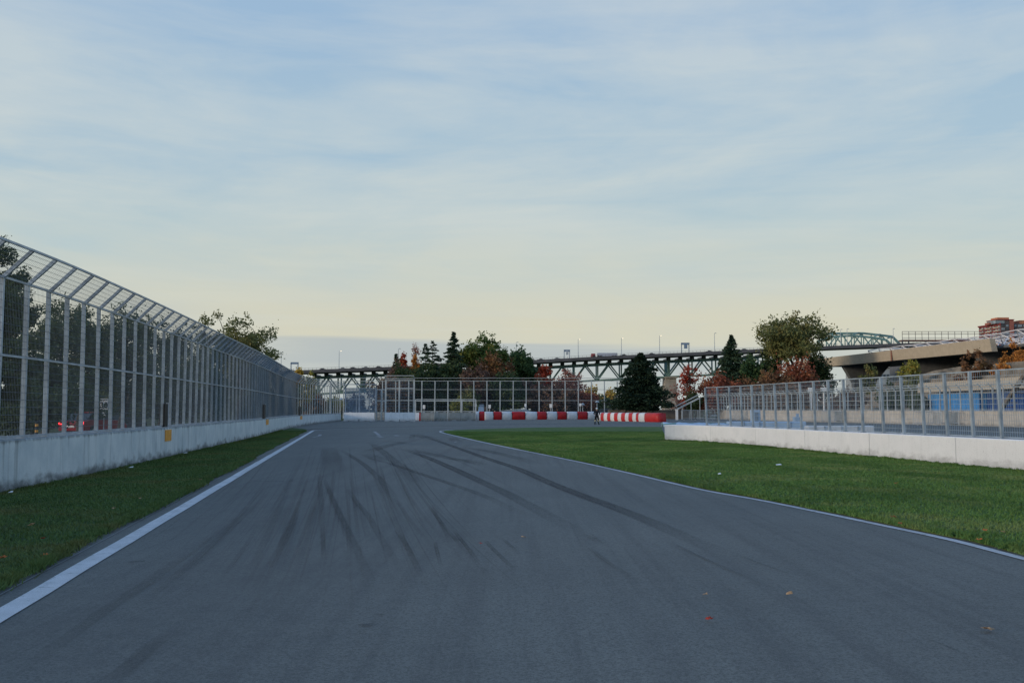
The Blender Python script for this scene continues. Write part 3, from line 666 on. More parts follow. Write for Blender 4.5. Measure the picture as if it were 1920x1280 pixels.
# far tall fence behind the blocks
fp = []; YF = 176
for k in range(-3, 21): fp.append(Vector((at(693+24.45*k+.0, 740, YF).x, YF, 0)))
htop = at(800, 714, YF).z; pm3 = post_mesh(htop, None, .085, 'galv_far')
def far_panel():
    m = MB(); L_ = fp[1].x-fp[0].x
    for i in range(1, 16): m.bar((L_*i/16, 0, .1), (L_*i/16, 0, htop), .006, 3, cap=False)
    for j in range(26): m.bar((0, 0, .1+(htop-.1)*j/25), (L_, 0, .1+(htop-.1)*j/25), .008, 3, cap=False)
    m.bar((0, -.5, htop+.45), (L_, -.5, htop+.45), .01, 3)
    return m.mesh('mesh_panel', 'wire_far', recalc=False), L_
pn3, L3 = far_panel()
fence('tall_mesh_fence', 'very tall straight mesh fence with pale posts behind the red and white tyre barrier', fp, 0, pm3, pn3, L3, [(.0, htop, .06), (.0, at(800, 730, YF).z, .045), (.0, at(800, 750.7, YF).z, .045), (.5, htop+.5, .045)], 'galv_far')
# nearer low screens in front of that fence
framed('mesh_fence', 'low dark mesh screen in front of the tall fence, behind the grey blocks', 779, 892, 748.5, 170, .0, 'galv_far', 'wire_far', (748.5, 751.5, 771), (0, .1, .32, .54, .77, 1), 0, .006, .5, 'fence')

# tyre barriers wrapped in red and white covers
def tyre_barrier(label, bounds, yb0, yb1, h, first, mats, round_end=False):
    x0, x1 = bounds[0], bounds[-1]; base = lambda x: gp(x, yb0+(yb1-yb0)*(x-x0)/(x1-x0))
    p0 = base(x0); t_ = thing('tyre_barrier', (p0.x, p0.y, 0), label, 'barrier', 'red and white tyre barriers')
    dep = 1.1; rnd = random.Random(int(x0))
    for k, (a, b) in enumerate(zip(bounds, bounds[1:])):
        pa, pb = base(a), base(b); m = MB(); n = 6; d = (pb-pa); d.z = 0; L_ = d.length; d.normalize(); nrm = Vector((d.y, -d.x, 0)); 
        last = round_end and k == len(bounds)-2
        for i in range(n):
            pass
        rows = []
        for i in range(n+1):
            u = i/n; c = pa+d*L_*u; bul = .07*math.sin(math.pi*u)+rnd.uniform(-.015, .015); hh = h*(1+.012*math.sin(math.pi*u)+rnd.uniform(-.006, .006))
            sh = 1.0
            if last and u > .6: sh = math.sqrt(max(.02, 1-((u-.6)/.42)**2))
            rows.append([c+nrm*(bul*.6), c+nrm*(.10+bul)+Vector((0, 0, hh*.25*sh)), c+nrm*(.09+bul)+Vector((0, 0, hh*.55)), c+nrm*(.05+bul*.8)+Vector((0, 0, hh*.86)), c-nrm*.08+Vector((0, 0, hh*(.985 if not last else .985*(.85+.15*sh)))), c-nrm*(dep*.5)+Vector((0, 0, hh)), c-nrm*(dep-.05)+Vector((0, 0, hh*.96)), c-nrm*dep])
        w_ = len(rows[0]); vs = [q for r in rows for q in r]; fs = [(i*w_+j, (i+1)*w_+j, (i+1)*w_+j+1, i*w_+j+1) for i in range(n) for j in range(w_-1)]
        fs += [tuple(range(w_)), tuple(n*w_+j for j in reversed(range(w_)))]
        m.add(vs, fs); m.build('red_cover' if (k+first) % 2 else 'white_cover', mats[(k+first) % 2], t_, smooth=True)
    # strap grooves between covers
    m = MB()
    for a in bounds[1:-1]:
        pa = base(a); m.box((pa.x, pa.y-.10, h*.5), (.03, .04, h*.9))
    m.build('strap', 'dark', t_)
bb = [860+v/4.8 for v in (232, 313, 388, 480, 600, 707, 793, 887, 973, 1070, 1160, 1252)]
tyre_barrier('long tyre barrier in wide red and white covers below the tall fence', bb, 786.6, 785.8, 1.22, 0, ('white_cover', 'red_cover'))
b2 = [860+v/4.8 for v in (1245, 1282, 1310, 1340, 1370, 1402, 1435, 1467, 1500, 1532, 1567, 1600, 1623, 1677, 1800)]
tyre_barrier('nearer tyre barrier in narrow red and white stripes with a rounded red end', b2, 788.4, 791, 1.14, 0, ('white_cover', 'red_sunlit'), True)
tyre_barrier('short tyre barrier with one white and one taller red cover beside the grey blocks', [892, 898.5, 908.3], 788.4, 788.4, 1.30, 0, ('white_cover', 'red_cover'))

# ------------------------------------------------------------------ trees
def leaves(cent, rad, nl, size, rg, flat=.75, aspect=1.0):
    """cent (K,3) rad (K,) -> quads"""
    K = len(cent); w_ = rad**2; k = rg.choice(K, nl, p=w_/w_.sum()); d = rg.normal(0, 1, (nl, 3)); d /= np.linalg.norm(d, axis=1)[:, None]+1e-9
    r = rad[k]*(rg.random(nl)**.45); p = cent[k]+d*r[:, None]*np.array([1, 1, flat])
    u = rg.normal(0, 1, (nl, 3)); u /= np.linalg.norm(u, axis=1)[:, None]; v = np.cross(u, rg.normal(0, 1, (nl, 3))); v /= np.linalg.norm(v, axis=1)[:, None]
    s = size*rg.uniform(.55, 1.3, nl)[:, None]; u = u*s; v = v*s*.6*aspect
    V = np.stack([p-u, p-v*.9, p+u, p+v*.9], 1); return V.reshape(-1, 3)
def limb(m, p, q, r0, r1, rg, n=4, wob=.08):
    p = np.array(p); q = np.array(q); L_ = np.linalg.norm(q-p); pts = [p]
    for i in range(1, n): u = i/n; pts.append(p+(q-p)*u+rg.normal(0, wob*L_*.5, 3)*np.array([1, 1, .5])+np.array([0, 0, .10*L_*math.sin(math.pi*u)]))
    pts.append(q); m.path([tuple(a) for a in pts], r0, 5, r1); return pts
def tree(label, cx, yt, wpx, Y, mat, seed, base=.25, nl=6000, size=None, cl=46, crad=.17, name='tree', cat='tree', group=None, bark='bark', yb=None, shell=.5, ground=0.0, squash=1.0, lumps=None):
    rg = np.random.default_rng(seed); top = at(cx, yt, Y); W_ = wpx*1.27*Y/F; H = top.z-ground; X = top.x
    z0 = H*base if yb is None else max(.05, at(cx, yb, Y).z-ground); a = W_/2; c = (H-z0)/2; zc = z0+c
    t_ = thing(name, (X, Y, ground), label, cat, group); rr = crad*W_
    size = size or max(.10, Y*.0017)
    d = rg.normal(0, 1, (cl, 3)); d /= np.linalg.norm(d, axis=1)[:, None]; d = np.sign(d)*np.abs(d)**.82; rad = (shell+(1-shell)*rg.random(cl))
    rad[rg.random(cl) < .25] *= .5
    cr = rr*rg.uniform(.55, 1.25, cl)
    lim = np.array([max(.3, a-rr*.8), max(.3, a-rr*.8)*squash, max(.3, c-rr*.55)])
    ce = d*rad[:, None]*lim; ce[:, 2] += zc
    low = ce[:, 2] < z0+c*.5; ce[low, :2] *= .8
    ce[0] = (rg.normal(0, a*.1), 0, z0+2*c-cr[0]*.8)
    m = MB(); sy = np.array([X, Y, ground]); fork = np.array([rg.normal(0, .03*W_), 0, max(z0*.8, H*.22)])
    tr = max(.06, H*.022); m.path([tuple(sy), tuple(sy+fork*np.array([.5, 1, .55])+np.array([rg.normal(0, .02*H), 0, 0])), tuple(sy+fork)], tr*1.25, 7, tr*.8)
    nm = min(7, cl//4); idx = rg.permutation(cl); mains = []
    for k in range(nm):
        tgt = ce[idx[k]]*np.array([.75, .75, 1])+np.array([0, 0, -.15*c]); pts = limb(m, sy+fork, sy+tgt, tr*.6, tr*.22, rg); mains.append((pts, tgt))
    for k in range(nm, min(cl, nm+26)):
        j = min(range(nm), key=lambda q: np.linalg.norm(mains[q][1]-ce[idx[k]])); st = mains[j][0][2 if k % 2 else 3]; limb(m, st, sy+ce[idx[k]], tr*.24, tr*.07, rg, 3, .1)
    m.build('trunk', bark, t_, smooth=True, recalc=False)
    V = leaves(ce, cr, nl, size, rg)
    # twig sprays that break the outline
    ns = nl//8; k = rg.integers(0, cl, ns); dd = ce[k]-np.array([0, 0, zc-c*.3]); dd /= np.linalg.norm(dd, axis=1)[:, None]+1e-9
    pp = ce[k]+dd*(cr[k]*rg.uniform(.7, 1.22, ns))[:, None]+rg.normal(0, .22, (ns, 3))*cr[k][:, None]
    V2 = leaves(pp, np.full(ns, size*1.5), ns*1, size*.8, rg); V = np.concatenate([V, V2])
    me = npmesh('crown', V, 4, mat); o = bpy.data.objects.new('crown', me); C.objects.link(o); o.parent = t_
    return t_
def conifer(label, cx, yt, wpx, Y, mat, seed, yb=None, nl=5000, gap=1.0, group=None, power=1.0, name='spruce_tree', lean=0, up=-.25, fat=1.0, ground=0.0):
    rg = np.random.default_rng(seed); top = at(cx, yt, Y); W_ = wpx*1.62*Y/F; H = top.z-ground; X = top.x; z0 = H*.08 if yb is None else max(.1, at(cx, yb, Y).z-ground)
    t_ = thing(name, (X, Y, ground), label, 'tree', group); m = MB(); m.bar((X, Y, ground), (X, Y, ground+H*.985), max(.08, H*.014), 7, .015)
    nb = int(80/gap); P = []; S = []
    for i in range(nb):
        u = (i+rg.random()*.6)/nb; z = z0+(H-z0)*u*.99; L_ = (W_/2)*((1-u)**power)*rg.uniform(.60, 1.2)+.06
        for j in range(3 if gap > 1.3 else 4):
            an = rg.uniform(0, 6.283); ll = L_*rg.uniform(.7, 1.08); e = np.array([math.cos(an)*ll, math.sin(an)*ll, up*ll*(1-.9*u)+ll*.1*u]); p0 = np.array([0, 0, z])
            if j < 2: m.bar(tuple(p0+np.array([X, Y, ground])), tuple(p0+e+np.array([X, Y, ground])), .03+.01*ll, 3, .01, cap=False)
            q = max(4, int(nl*1.7/(nb*3.5)*(.35+ll/L_*(1-u)*1.3))); tt = rg.uniform(.12, 1, q)**.75
            side = np.array([-math.sin(an), math.cos(an), 0]); wd = ll*.22*fat*(1.15-tt)*rg.normal(0, 1, q)
            pts = p0+e*tt[:, None]+side*wd[:, None]; pts[:, 2] += rg.normal(-.05, .10*fat, q)*ll*.25+.08*ll*np.sin(tt*3.14); P.append(pts); S.append(np.repeat(e[None]/ (np.linalg.norm(e)+1e-9), q, 0))
    P = np.concatenate(P); S = np.concatenate(S); n = len(P); sz = max(.11, Y*.00135); n0 = 0
    u = S+rg.normal(0, .45, (n, 3)); u /= np.linalg.norm(u, axis=1)[:, None]; v = np.cross(u, rg.normal(0, 1, (n, 3))); v /= np.linalg.norm(v, axis=1)[:, None]
    s = sz*rg.uniform(.6, 1.4, n)[:, None]; V = np.stack([P-u*s, P-v*s*.42, P+u*s*1.2, P+v*s*.42], 1).reshape(-1, 3)
    m.build('trunk', 'bark', t_, recalc=False); me = npmesh('crown', V, 4, mat); o = bpy.data.objects.new('crown', me); C.objects.link(o); o.parent = t_; return t_

GL = 'trees behind the left fence'
for k, (lab, cx, yt, wp, Y, nl, base, seed) in enumerate([
    ('tallest dark tree behind the left fence at the photo edge', -12, 457, 170, 40, 60000, .08, 11),
    ('dark tree behind the left fence just beyond the tallest one', 88, 560, 120, 52, 14000, .1, 12),
    ('airy dark tree behind the left fence above the speed sign', 158, 572, 120, 56, 11000, .22, 13),
    ('dark tree behind the left fence, next right of the speed sign', 232, 575, 130, 60, 13000, .15, 14),
    ('dark rounded tree behind the left fence midway along it', 300, 598, 110, 66, 10000, .12, 15),
    ('dark bushy tree behind the left fence below the spreading tree', 365, 628, 120, 74, 9000, .08, 16),
    ('low dark tree behind the left fence where it narrows', 450, 668, 110, 100, 7000, .05, 17),
    ]): tree(lab, cx, yt, wp, Y, 'f_left' if k != 4 else 'f_dark', seed, base, nl, Y*.0016, 52 if Y > 45 else 110, .15 if Y > 45 else .11, group=GL)
tree('spreading pale green tree with visible limbs rising over the left fence', 452, 594, 118, 92, 'f_olive', 21, .42, 6500, .14, 44, .13, shell=.45, name='broadleaf_tree')
tree('thin airy tree just left of the spreading tree above the left fence', 402, 584, 78, 95, 'f_olive', 22, .40, 2600, .13, 28, .14, shell=.4, name='broadleaf_tree')
for k, (cx, yt, wp, Y, mat, lab) in enumerate([(60, 700, 230, 48, 'f_dark', 'nearest dense dark hedge behind the left fence'), (215, 705, 200, 72, 'f_dark', 'dense dark hedge behind the red car'), (345, 700, 160, 82, 'f_dark', 'dense dark hedge behind the left fence midway'), (450, 712, 150, 110, 'f_dark', 'dense dark hedge behind the far left fence'), (530, 722, 80, 125, 'f_dark', 'last dense dark hedge behind the left fence before the yellow trees')]):
    tree(lab, cx, yt, wp, Y, mat, 30+k, .0, 9000, Y*.0022, 60, .12, name='hedge', cat='hedge', group='hedges behind the left fence', shell=.2)
# yellow trees near the left end of the bridge
tree('yellow tree behind the far end of the left fence', 561, 692, 26, 190, 'f_yellow', 41, .2, 2600, .30, 24, .2)
tree('yellow-green tree right of the yellow one behind the left fence end', 583, 697, 22, 195, 'f_yellowgreen', 42, .2, 2200, .30, 22, .2)
for k, (cx, yt, wp, mat, lab) in enumerate([(590, 738, 60, 'f_brown', 'brown bush seen through the far left fence'), (630, 742, 55, 'f_yellowgreen', 'yellow-green bush seen through the far left fence'), (668, 740, 50, 'f_dusk', 'dark bush behind the blue-grey mesh panel'), (560, 728, 40, 'f_olive', 'olive bush under the yellow tree at the left fence end')]):
    tree(lab, cx, yt, wp, 200+3*k, mat, 45+k, 0, 2600, .34, 36, .16, name='bush', cat='bush', shell=.2)
# central group
GC = 'trees behind the tall fence in the middle'
conifer('small dark spruce at the left end of the middle trees', 743, 662, 44, 214, 'f_spruce', 51, group=GC, nl=2400)
tree('dark green and rusty tree at the left end of the middle trees', 742, 684, 66, 210, 'f_dusk', 52, .0, 6500, .36, 50, .16, group=GC, shell=.3)
tree('dark green bushy tree beneath the red maple', 762, 686, 70, 207, 'f_dark', 53, .0, 5200, .34, 44, .17, group=GC, shell=.3)
tree('small bright red maple crown left of the orange tree', 757, 663, 22, 218, 'f_red', 54, .55, 1500, .30, 22, .2, group=GC)
tree('orange tree with thin bare top left of the two sparse spruces', 778, 668, 30, 212, 'f_orange', 55, .25, 2600, .30, 26, .2, group=GC)
tree('thin pale twiggy top above the orange tree', 778, 642, 20, 216, 'f_pink', 56, .62, 260, .22, 20, .2, group=GC)
conifer('sparse left spruce of the pair in the middle trees', 798, 642, 40, 206, 'f_spruce', 57, group=GC, nl=2300, gap=1.6, power=.75)
conifer('sparse right spruce of the pair in the middle trees', 811, 637, 62, 208, 'f_spruce', 58, group=GC, nl=3000, gap=1.8, power=.75)
conifer('tallest pointed spruce in the middle trees', 850.5, 621, 54, 204, 'f_spruce', 59, group=GC, nl=7500, power=.8)
tree('large rounded green tree turning yellow right of the tallest spruce', 900, 627, 84, 212, 'f_green', 60, .18, 9500, .34, 54, .15, group=GC)
tree('green shoulder tree right of the large rounded one', 930, 645, 46, 214, 'f_green', 61, .25, 4200, .34, 34, .17, group=GC)
tree('rusty brown tree below the large rounded green tree', 925, 664, 66, 203, 'f_brown', 62, .02, 6500, .34, 48, .16, group=GC, shell=.3)
tree('dark rounded green tree at the right end of the middle trees', 972, 654, 52, 210, 'f_mid', 63, .12, 6500, .34, 44, .17, group=GC)
tree('small dark green tree leaning right of the dark rounded one', 990, 672, 36, 209, 'f_mid', 64, .1, 3200, .34, 30, .18, group=GC)
tree('red-topped maple right of the middle trees', 1021, 683, 38, 205, 'f_red', 65, .35, 1900, .28, 28, .17, bark='bark_pale', group=GC)
tree('pinkish brown airy tree behind the tall fence', 1066, 690, 66, 204, 'f_pink', 66, .25, 2300, .28, 40, .15, bark='bark_pale', group=GC)
GH = 'shrubs behind the tall fence'
for k, (cx, yt, wp, Y, mat, lab) in enumerate([
    (735, 706, 100, 196, 'f_dusk', 'dark rusty shrub behind the white framed gate'), (803, 676, 84, 199, 'f_dark', 'dark shrub below the pair of sparse spruces'), (848, 678, 76, 200, 'f_dark', 'dark shrub below the tallest spruce'),
    (893, 684, 84, 197, 'f_dusk', 'dark brown shrub below the large rounded tree'), (880, 728, 44, 193, 'f_olive', 'olive shrub behind the grey blocks'), (950, 694, 84, 196, 'f_dark', 'dark shrub below the dark rounded green tree'), (1008, 706, 76, 197, 'f_dusk', 'brown shrub below the red-topped maple'),
    (1050, 726, 80, 195, 'f_dusk', 'purplish brown shrub behind the wide red and white covers'), (1092, 735, 50, 196, 'f_redbrown', 'reddish shrub at the right end of the brown shrubs')]):
    tree(lab, cx, yt, wp, Y, mat, 70+k, 0, 5200, .34, 56, .14, name='shrub', cat='shrub', group=GH, shell=.15)
tree('small pale yellow-green bush behind the long grey block', 857, 746, 34, 181, 'f_yellowgreen', 80, .0, 1700, .24, 30, .16, name='bush', cat='bush', shell=.2)
for k, (cx, yt, wp, mat, lab) in enumerate([(1112, 726, 26, 'f_yellow', 'distant yellow poplar left of the big pine'), (1140, 731, 40, 'f_yellow', 'distant yellow trees touching the big pine'), (1125, 746, 60, 'f_dark', 'dark distant shrub in front of the yellow poplars'), (1165, 740, 40, 'f_olive', 'distant olive tree half behind the big pine')]):
    tree(lab, cx, yt, wp, 290-30*(k == 2), mat, 82+k, 0, 2200, .5, 30, .17, shell=.3)
conifer('big broad dark pine between the bridge trusses', 1201, 661, 80, 162, 'f_pine', 90, yb=772, nl=15000, power=.72, fat=1.7, up=.12, name='pine_tree')
tree('sparse bright red tree right of the big pine', 1290, 684, 52, 175, 'f_red', 91, .2, 1200, .24, 44, .12, bark='bark_pale')
tree('bare twiggy shrub between the big pine and the red tree', 1268, 716, 34, 172, 'f_pink', 92, .2, 240, .2, 26, .15, bark='bark_pale', name='shrub', cat='shrub')
tree('olive shrub at the foot of the sparse red tree', 1303, 736, 44, 168, 'f_olive', 93, .0, 2800, .28, 34, .17, name='shrub', cat='shrub', shell=.2)
conifer('dark pointed spruce left of the tall spreading tree', 1371, 627, 62, 190, 'f_spruce', 94, yb=738, nl=7600, power=.9, fat=1.3)
tree('dark green bush right beside the pointed spruce', 1402, 670, 60, 188, 'f_mid', 95, .1, 5200, .32, 40, .17)
tree('tall spreading tree with an umbrella crown above the brown shrubs', 1483, 590, 124, 186, 'f_olive', 96, .46, 11000, .29, 78, .115, shell=.5, squash=.9, name='broadleaf_tree')
tree('darker lower crown left of the tall spreading tree', 1448, 655, 60, 188, 'f_dark', 97, .15, 4200, .32, 36, .17)
tree('dark tree right below the tall spreading tree', 1530, 660, 60, 190, 'f_dark', 104, .15, 3600, .32, 36, .17)
for k, (cx, yt, wp, Y, mat, lab) in enumerate([(1352, 702, 76, 164, 'f_redbrown', 'low rusty red shrub left above the right fence'), (1410, 708, 90, 163, 'f_brown', 'low brown shrub second from the left above the right fence'), (1450, 690, 100, 166, 'f_brown', 'brown shrub below the tall spreading tree'), (1500, 674, 110, 168, 'f_redbrown', 'largest rusty shrub reaching the concrete beam'), (1470, 712, 130, 160, 'f_brown', 'long low brown shrub just above the right fence')]):
    tree(lab, cx, yt, wp, Y, mat, 98+k, .0, 5600, .27, 58, .14, name='shrub', cat='shrub', group='rusty shrubs above the right fence', shell=.2)

# ------------------------------------------------------------------ far terraces and concrete pavilion on the right
def terr():
    m = MB(); prof = [(0, 0), (1.5, 1.2)]; x, z = 1.5, 1.2
    for i in range(11): x += 1.55; prof.append((x, z)); z += .62; prof.append((x, z))
    prof += [(x+14, z), (x+14, -.05)]
    rows = []
    ys = [70+8*i for i in range(22)]
    for Y in ys:
        k = 1.0 if Y < 155 else max(.26, 1-(Y-155)/85)
        X0 = 50.5 if Y < 120 else 50.5-(Y-120)*.05
        rows.append([(X0+px, Y, pz*k if pz > 0 else pz) for px, pz in prof])
    n = len(prof); vs = [p for r in rows for p in r]; fs = [(i*n+j, i*n+j+1, (i+1)*n+j+1, (i+1)*n+j) for i in range(len(rows)-1) for j in range(n-1)]
    fs += [tuple(range(n)), tuple((len(rows)-1)*n+j for j in reversed(range(n)))]
    return m.add(vs, fs)
simple('terrace', (.20, .18, .15), .9, 0, .35, .5, .4)
to = terr().build('terraced_stand', 'terrace', loc=(50, 70, 0)); tag(to, 'brown weathered terraced seating bank behind the far right fence', 'grandstand')
pv = thing('concrete_pavilion', (72, 150, 0), 'long tan concrete beam and roof on flared piers under white space-frame', 'building')
PA, PB = at(1855, 635.5, 150), at(1494, 679.5, 222); zt = 12.25
def beam():
    m = MB(); d = Vector((PB.x-PA.x, PB.y-PA.y, 0)); n_ = Vector((d.y, -d.x, 0)).normalized(); n_ = n_ if n_.x > 0 else -n_
    a, b = Vector((PA.x, PA.y, 0)), Vector((PB.x, PB.y, 0)); vs = []
    for q, hh in ((a, 1.95), (b, 1.75)):
        for o_, z in ((0, zt), (.9, zt), (1.3, zt-hh), (.35, zt-hh)): vs.append(q+n_*o_+Vector((0, 0, z)))
    return m.add(vs, [(0, 1, 2, 3), (7, 6, 5, 4), (0, 4, 5, 1), (1, 5, 6, 2), (2, 6, 7, 3), (3, 7, 4, 0)]), n_, d.normalized()
bm_, nB, dB = beam(); bm_.build('beam', 'concrete_beam', pv)
q = Vector((PA.x, PA.y, zt-.98))+dB*30-nB*.0; MB().box((q.x+.02, q.y, q.z), (.10, .35, 1.9), math.atan2(dB.y, dB.x)-math.pi/2).build('joint', 'roof_rust', pv)
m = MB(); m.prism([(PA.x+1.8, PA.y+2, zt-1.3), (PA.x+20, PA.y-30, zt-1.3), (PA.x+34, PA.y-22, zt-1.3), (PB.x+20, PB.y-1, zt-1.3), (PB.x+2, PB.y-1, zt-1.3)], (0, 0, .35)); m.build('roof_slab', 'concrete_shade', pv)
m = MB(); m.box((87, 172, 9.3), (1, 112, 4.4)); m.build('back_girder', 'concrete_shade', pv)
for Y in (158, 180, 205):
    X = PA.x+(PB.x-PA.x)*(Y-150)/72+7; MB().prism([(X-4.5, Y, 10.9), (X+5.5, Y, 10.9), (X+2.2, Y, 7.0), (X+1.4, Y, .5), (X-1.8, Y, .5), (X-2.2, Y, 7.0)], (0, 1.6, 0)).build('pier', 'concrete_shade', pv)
for Y in (148, 160, 172, 186, 200): MB().bar((82, Y, 5), (82, Y, 10.8), .3, 6).build('column', 'steel_blue', pv)
for Y, z in ((163, 10.2), (176, 10.4), (150, 10.1), (190, 9.9)): MB().box((84.5, Y, z), (1.0, 1.4, .7)).build('lamp_box', 'white', pv)
# space frame
def spaceframe():
    m = MB(); rnd = random.Random(8); rows = 4; n = 19
    def top(i, j): k = Vector((PA.x, PA.y, 0))+dB*(i*4.2-34)+nB*(1.4+j*4.2); return Vector((k.x, k.y, zt+.62+(1.0*(1-i/9) if i < 9 else 0)+.12*(i % 2)))
    def bot(i, j): k = Vector((PA.x, PA.y, 0))+dB*(i*4.2-31.9)+nB*(3.4+j*4.2); return Vector((k.x, k.y, zt-.9))
    for i in range(n):
        for j in range(rows):
            if i < n-1: m.bar(top(i, j), top(i+1, j), .09, 4); m.bar(bot(i, j), bot(i+1, j), .09, 4)
            if j < rows-1: m.bar(top(i, j), top(i, j+1), .08, 4); m.bar(bot(i, j), bot(i, j+1), .08, 4)
            for p in (top(i, j), top(min(i+1, n-1), j), top(i, min(j+1, rows-1)), top(min(i+1, n-1), min(j+1, rows-1))): m.bar(p, bot(i, j), .075, 4)
    return m
spaceframe().build('space_frame', 'white_steel', pv, recalc=False)
# scaffold platform railing on the roof
sf = thing('rooftop_scaffold', (at(1760, 640, 195).x, 195, zt), 'rusty scaffold platform with long handrail above the tan concrete beam', 'scaffold')
xa, xb = at(1692, 640, 195).x, at(1840, 640, 195).x
for k, y in enumerate((621.5, 626, 634)): z = at(1700, y, 195).z; MB().bar((xa, 195, z), (xb, 195, z), .06).build('handrail', 'rail_dark', sf)
z = at(1700, 638, 195).z; MB().box(((xa+xb)/2, 196, z), (xb-xa, 2, .25)).build('platform', 'roof_rust', sf)
for i in range(13): x = xa+(xb-xa)*i/12; MB().bar((x, 195, z), (x, 195, at(1700, 621, 195).z), .05).build('post', 'rail_dark', sf)
for x in (xa, xa+1.2, xa+4.6): MB().bar((x, 195, z-3.0), (x, 195, z), .12).build('leg', 'rail_dark', sf)
MB().bar((xa+5, 195, z-2.4), (xa+9, 195, z-.2), .1).build('brace', 'roof_rust', sf)
# containers, ledge, stair brace
def container(label, X, Y0, Y1, z0, h, mat):
    t_ = thing('shipping_container', (X+1.2, (Y0+Y1)/2, z0), label, 'container', 'blue containers'); m = MB(); n = int((Y1-Y0)/.3); vs = []
    for i in range(n+1): y = Y0+(Y1-Y0)*i/n; o_ = .04 if (i//1) % 2 else 0; vs += [(X+o_, y, z0+.12), (X+o_, y, z0+h-.12)]
    m.add(vs, [(2*i, 2*i+1, 2*i+3, 2*i+2) for i in range(n)]); m.build('corrugated_side', mat, t_, recalc=False)
    f = MB(); f.box((X+1.25, (Y0+Y1)/2, z0+h/2), (2.36, Y1-Y0-.05, h-.2)); f.build('body', mat, t_)
    for z in (z0+.06, z0+h-.06): MB().box((X+.02, (Y0+Y1)/2, z), (.12, Y1-Y0, .12)).build('side_rail', mat, t_)
    for y in (Y0, Y1): MB().box((X+.02, y, z0+h/2), (.14, .14, h)).build('corner_post', mat, t_)
container('long light blue container behind the far right fence', 48.4, 103.4, 115.8, .4, 2.95, 'blue_light')
container('darker blue container right of the long light blue one', 48.5, 94.2, 99.6, .4, 2.95, 'blue_dark')
container('small dark blue container touching the long light blue one', 49.2, 100.0, 103.2, .4, 2.9, 'blue_dark')
lg = thing('concrete_ledge', (50, 98, 0), 'thick tan concrete ledge on columns above the blue containers', 'building')
MB().prism([(47.6, 72, 3.55), (47.6, 117, 3.55), (47.9, 117.6, 4.65), (47.9, 72, 4.65)], (5, 0, 0)).build('slab', 'concrete_beam', lg)
for Y in (75, 92.6, 116.6): MB().box((50.5, Y, 1.75), (.5, .5, 3.6)).build('column', 'concrete_beam', lg)
st_ = thing('stair_brace', (47.1, 92, 1.3), 'sloping steel stair stringer crossing the far fence at the right edge', 'stairs')
p, q = at(1880, 763, 93.2), at(1935, 683, 89)
MB().bar(p, q, .22, 4).build('stringer', 'timber', st_); MB().bar(p+Vector((.5, 0, .9)), q+Vector((.5, 0, .9)), .05, 4).build('handrail', 'steel_blue', st_)
for i in range(9): c = p.lerp(q, i/9); MB().box((c.x+.5, c.y, c.z), (1.1, .3, .06)).build('tread', 'timber', st_)
# small trees and shrubs by the pavilion
tree('orange autumn tree at the right photo edge beside the space-frame', 1903, 641, 60, 138, 'f_orange', 110, .25, 4200, .22, 40, .16)
tree('rusty olive tree under the right end of the concrete beam', 1826, 656, 58, 136, 'f_brown', 111, .2, 2600, .22, 34, .15)
tree('low orange shrub between the beam end and the orange tree', 1878, 676, 40, 134, 'f_orange', 112, .3, 1500, .22, 26, .18, name='shrub', cat='shrub')
tree('pale green young tree below the middle of the concrete beam', 1706, 675, 36, 150, 'f_yellowgreen', 113, .35, 1900, .24, 28, .18)
tree('small olive shrub below the left part of the concrete beam', 1628, 684, 34, 165, 'f_olive', 114, .4, 1300, .25, 24, .18, name='shrub', cat='shrub')
for k, (cx, yt, wp, Y, mat, lab) in enumerate([(1672, 715, 60, 128, 'f_dark', 'dark shrub on the terrace left of the blue containers'), (1700, 700, 50, 134, 'f_olive', 'olive shrub on the terrace above the dark one'), (1590, 728, 70, 140, 'f_dusk', 'brown shrub low on the terrace'), (1725, 742, 40, 116, 'f_dark', 'dark shrub touching the left end of the light blue container')]):
    tree(lab, cx, yt, wp, Y, mat, 116+k, .1, 2600, .22, 34, .16, name='shrub', cat='shrub', shell=.2)
# banner line of rail/seating with signs at far right wall
for k, (px, lab) in enumerate(((1521, 'left pale marshal post on the terrace'), (1545, 'right pale marshal post on the terrace'))):
    p = at(px, 745, 140); t_ = thing('marshal_post', (p.x, 140, 0), lab, 'post', 'pale posts on the terrace')
    MB().bar((p.x, 140, 0), (p.x, 140, at(px, 728, 140).z), .14, 6).build('shaft', 'white', t_); MB().box((p.x, 139.9, at(px, 730, 140).z), (.9, .3, .55)).build('cap', 'sign_white', t_)

# crowd barriers
def crowd_barrier(lab, p, rz, h=1.35, L_=2.3, group='steel crowd barriers at the far right wall'):
    t_ = thing('crowd_barrier', (p[0], p[1], 0), lab, 'barrier', group)
    d = Vector((math.cos(rz), math.sin(rz), 0)); P0 = Vector((p[0], p[1], 0)); m = MB()
    for s in (-.5, .5): m.bar(P0+d*L_*s+Vector((0, 0, .1)), P0+d*L_*s+Vector((0, 0, h)), .035, 6)
    for z in (.25, h): m.bar(P0-d*L_/2+Vector((0, 0, z)), P0+d*L_/2+Vector((0, 0, z)), .03, 6)
    m.build('frame', 'galv_far', t_); m = MB()
    for i in range(1, 15): c = P0+d*L_*(i/15-.5); m.bar(c+Vector((0, 0, .25)), c+Vector((0, 0, h)), .014, 4)
    m.build('bars', 'galv_far', t_); nn = Vector((-d.y, d.x, 0))
    for s in (-.35, .35): c = P0+d*L_*s; MB().bar(c-nn*.35+Vector((0, 0, .03)), c+nn*.35+Vector((0, 0, .03)), .03, 4).build('foot', 'galv_far', t_)
rnd = random.Random(4); k = 0
ords = ['first', 'second', 'third', 'fourth', 'fifth', 'sixth', 'seventh', 'eighth', 'ninth', 'tenth']
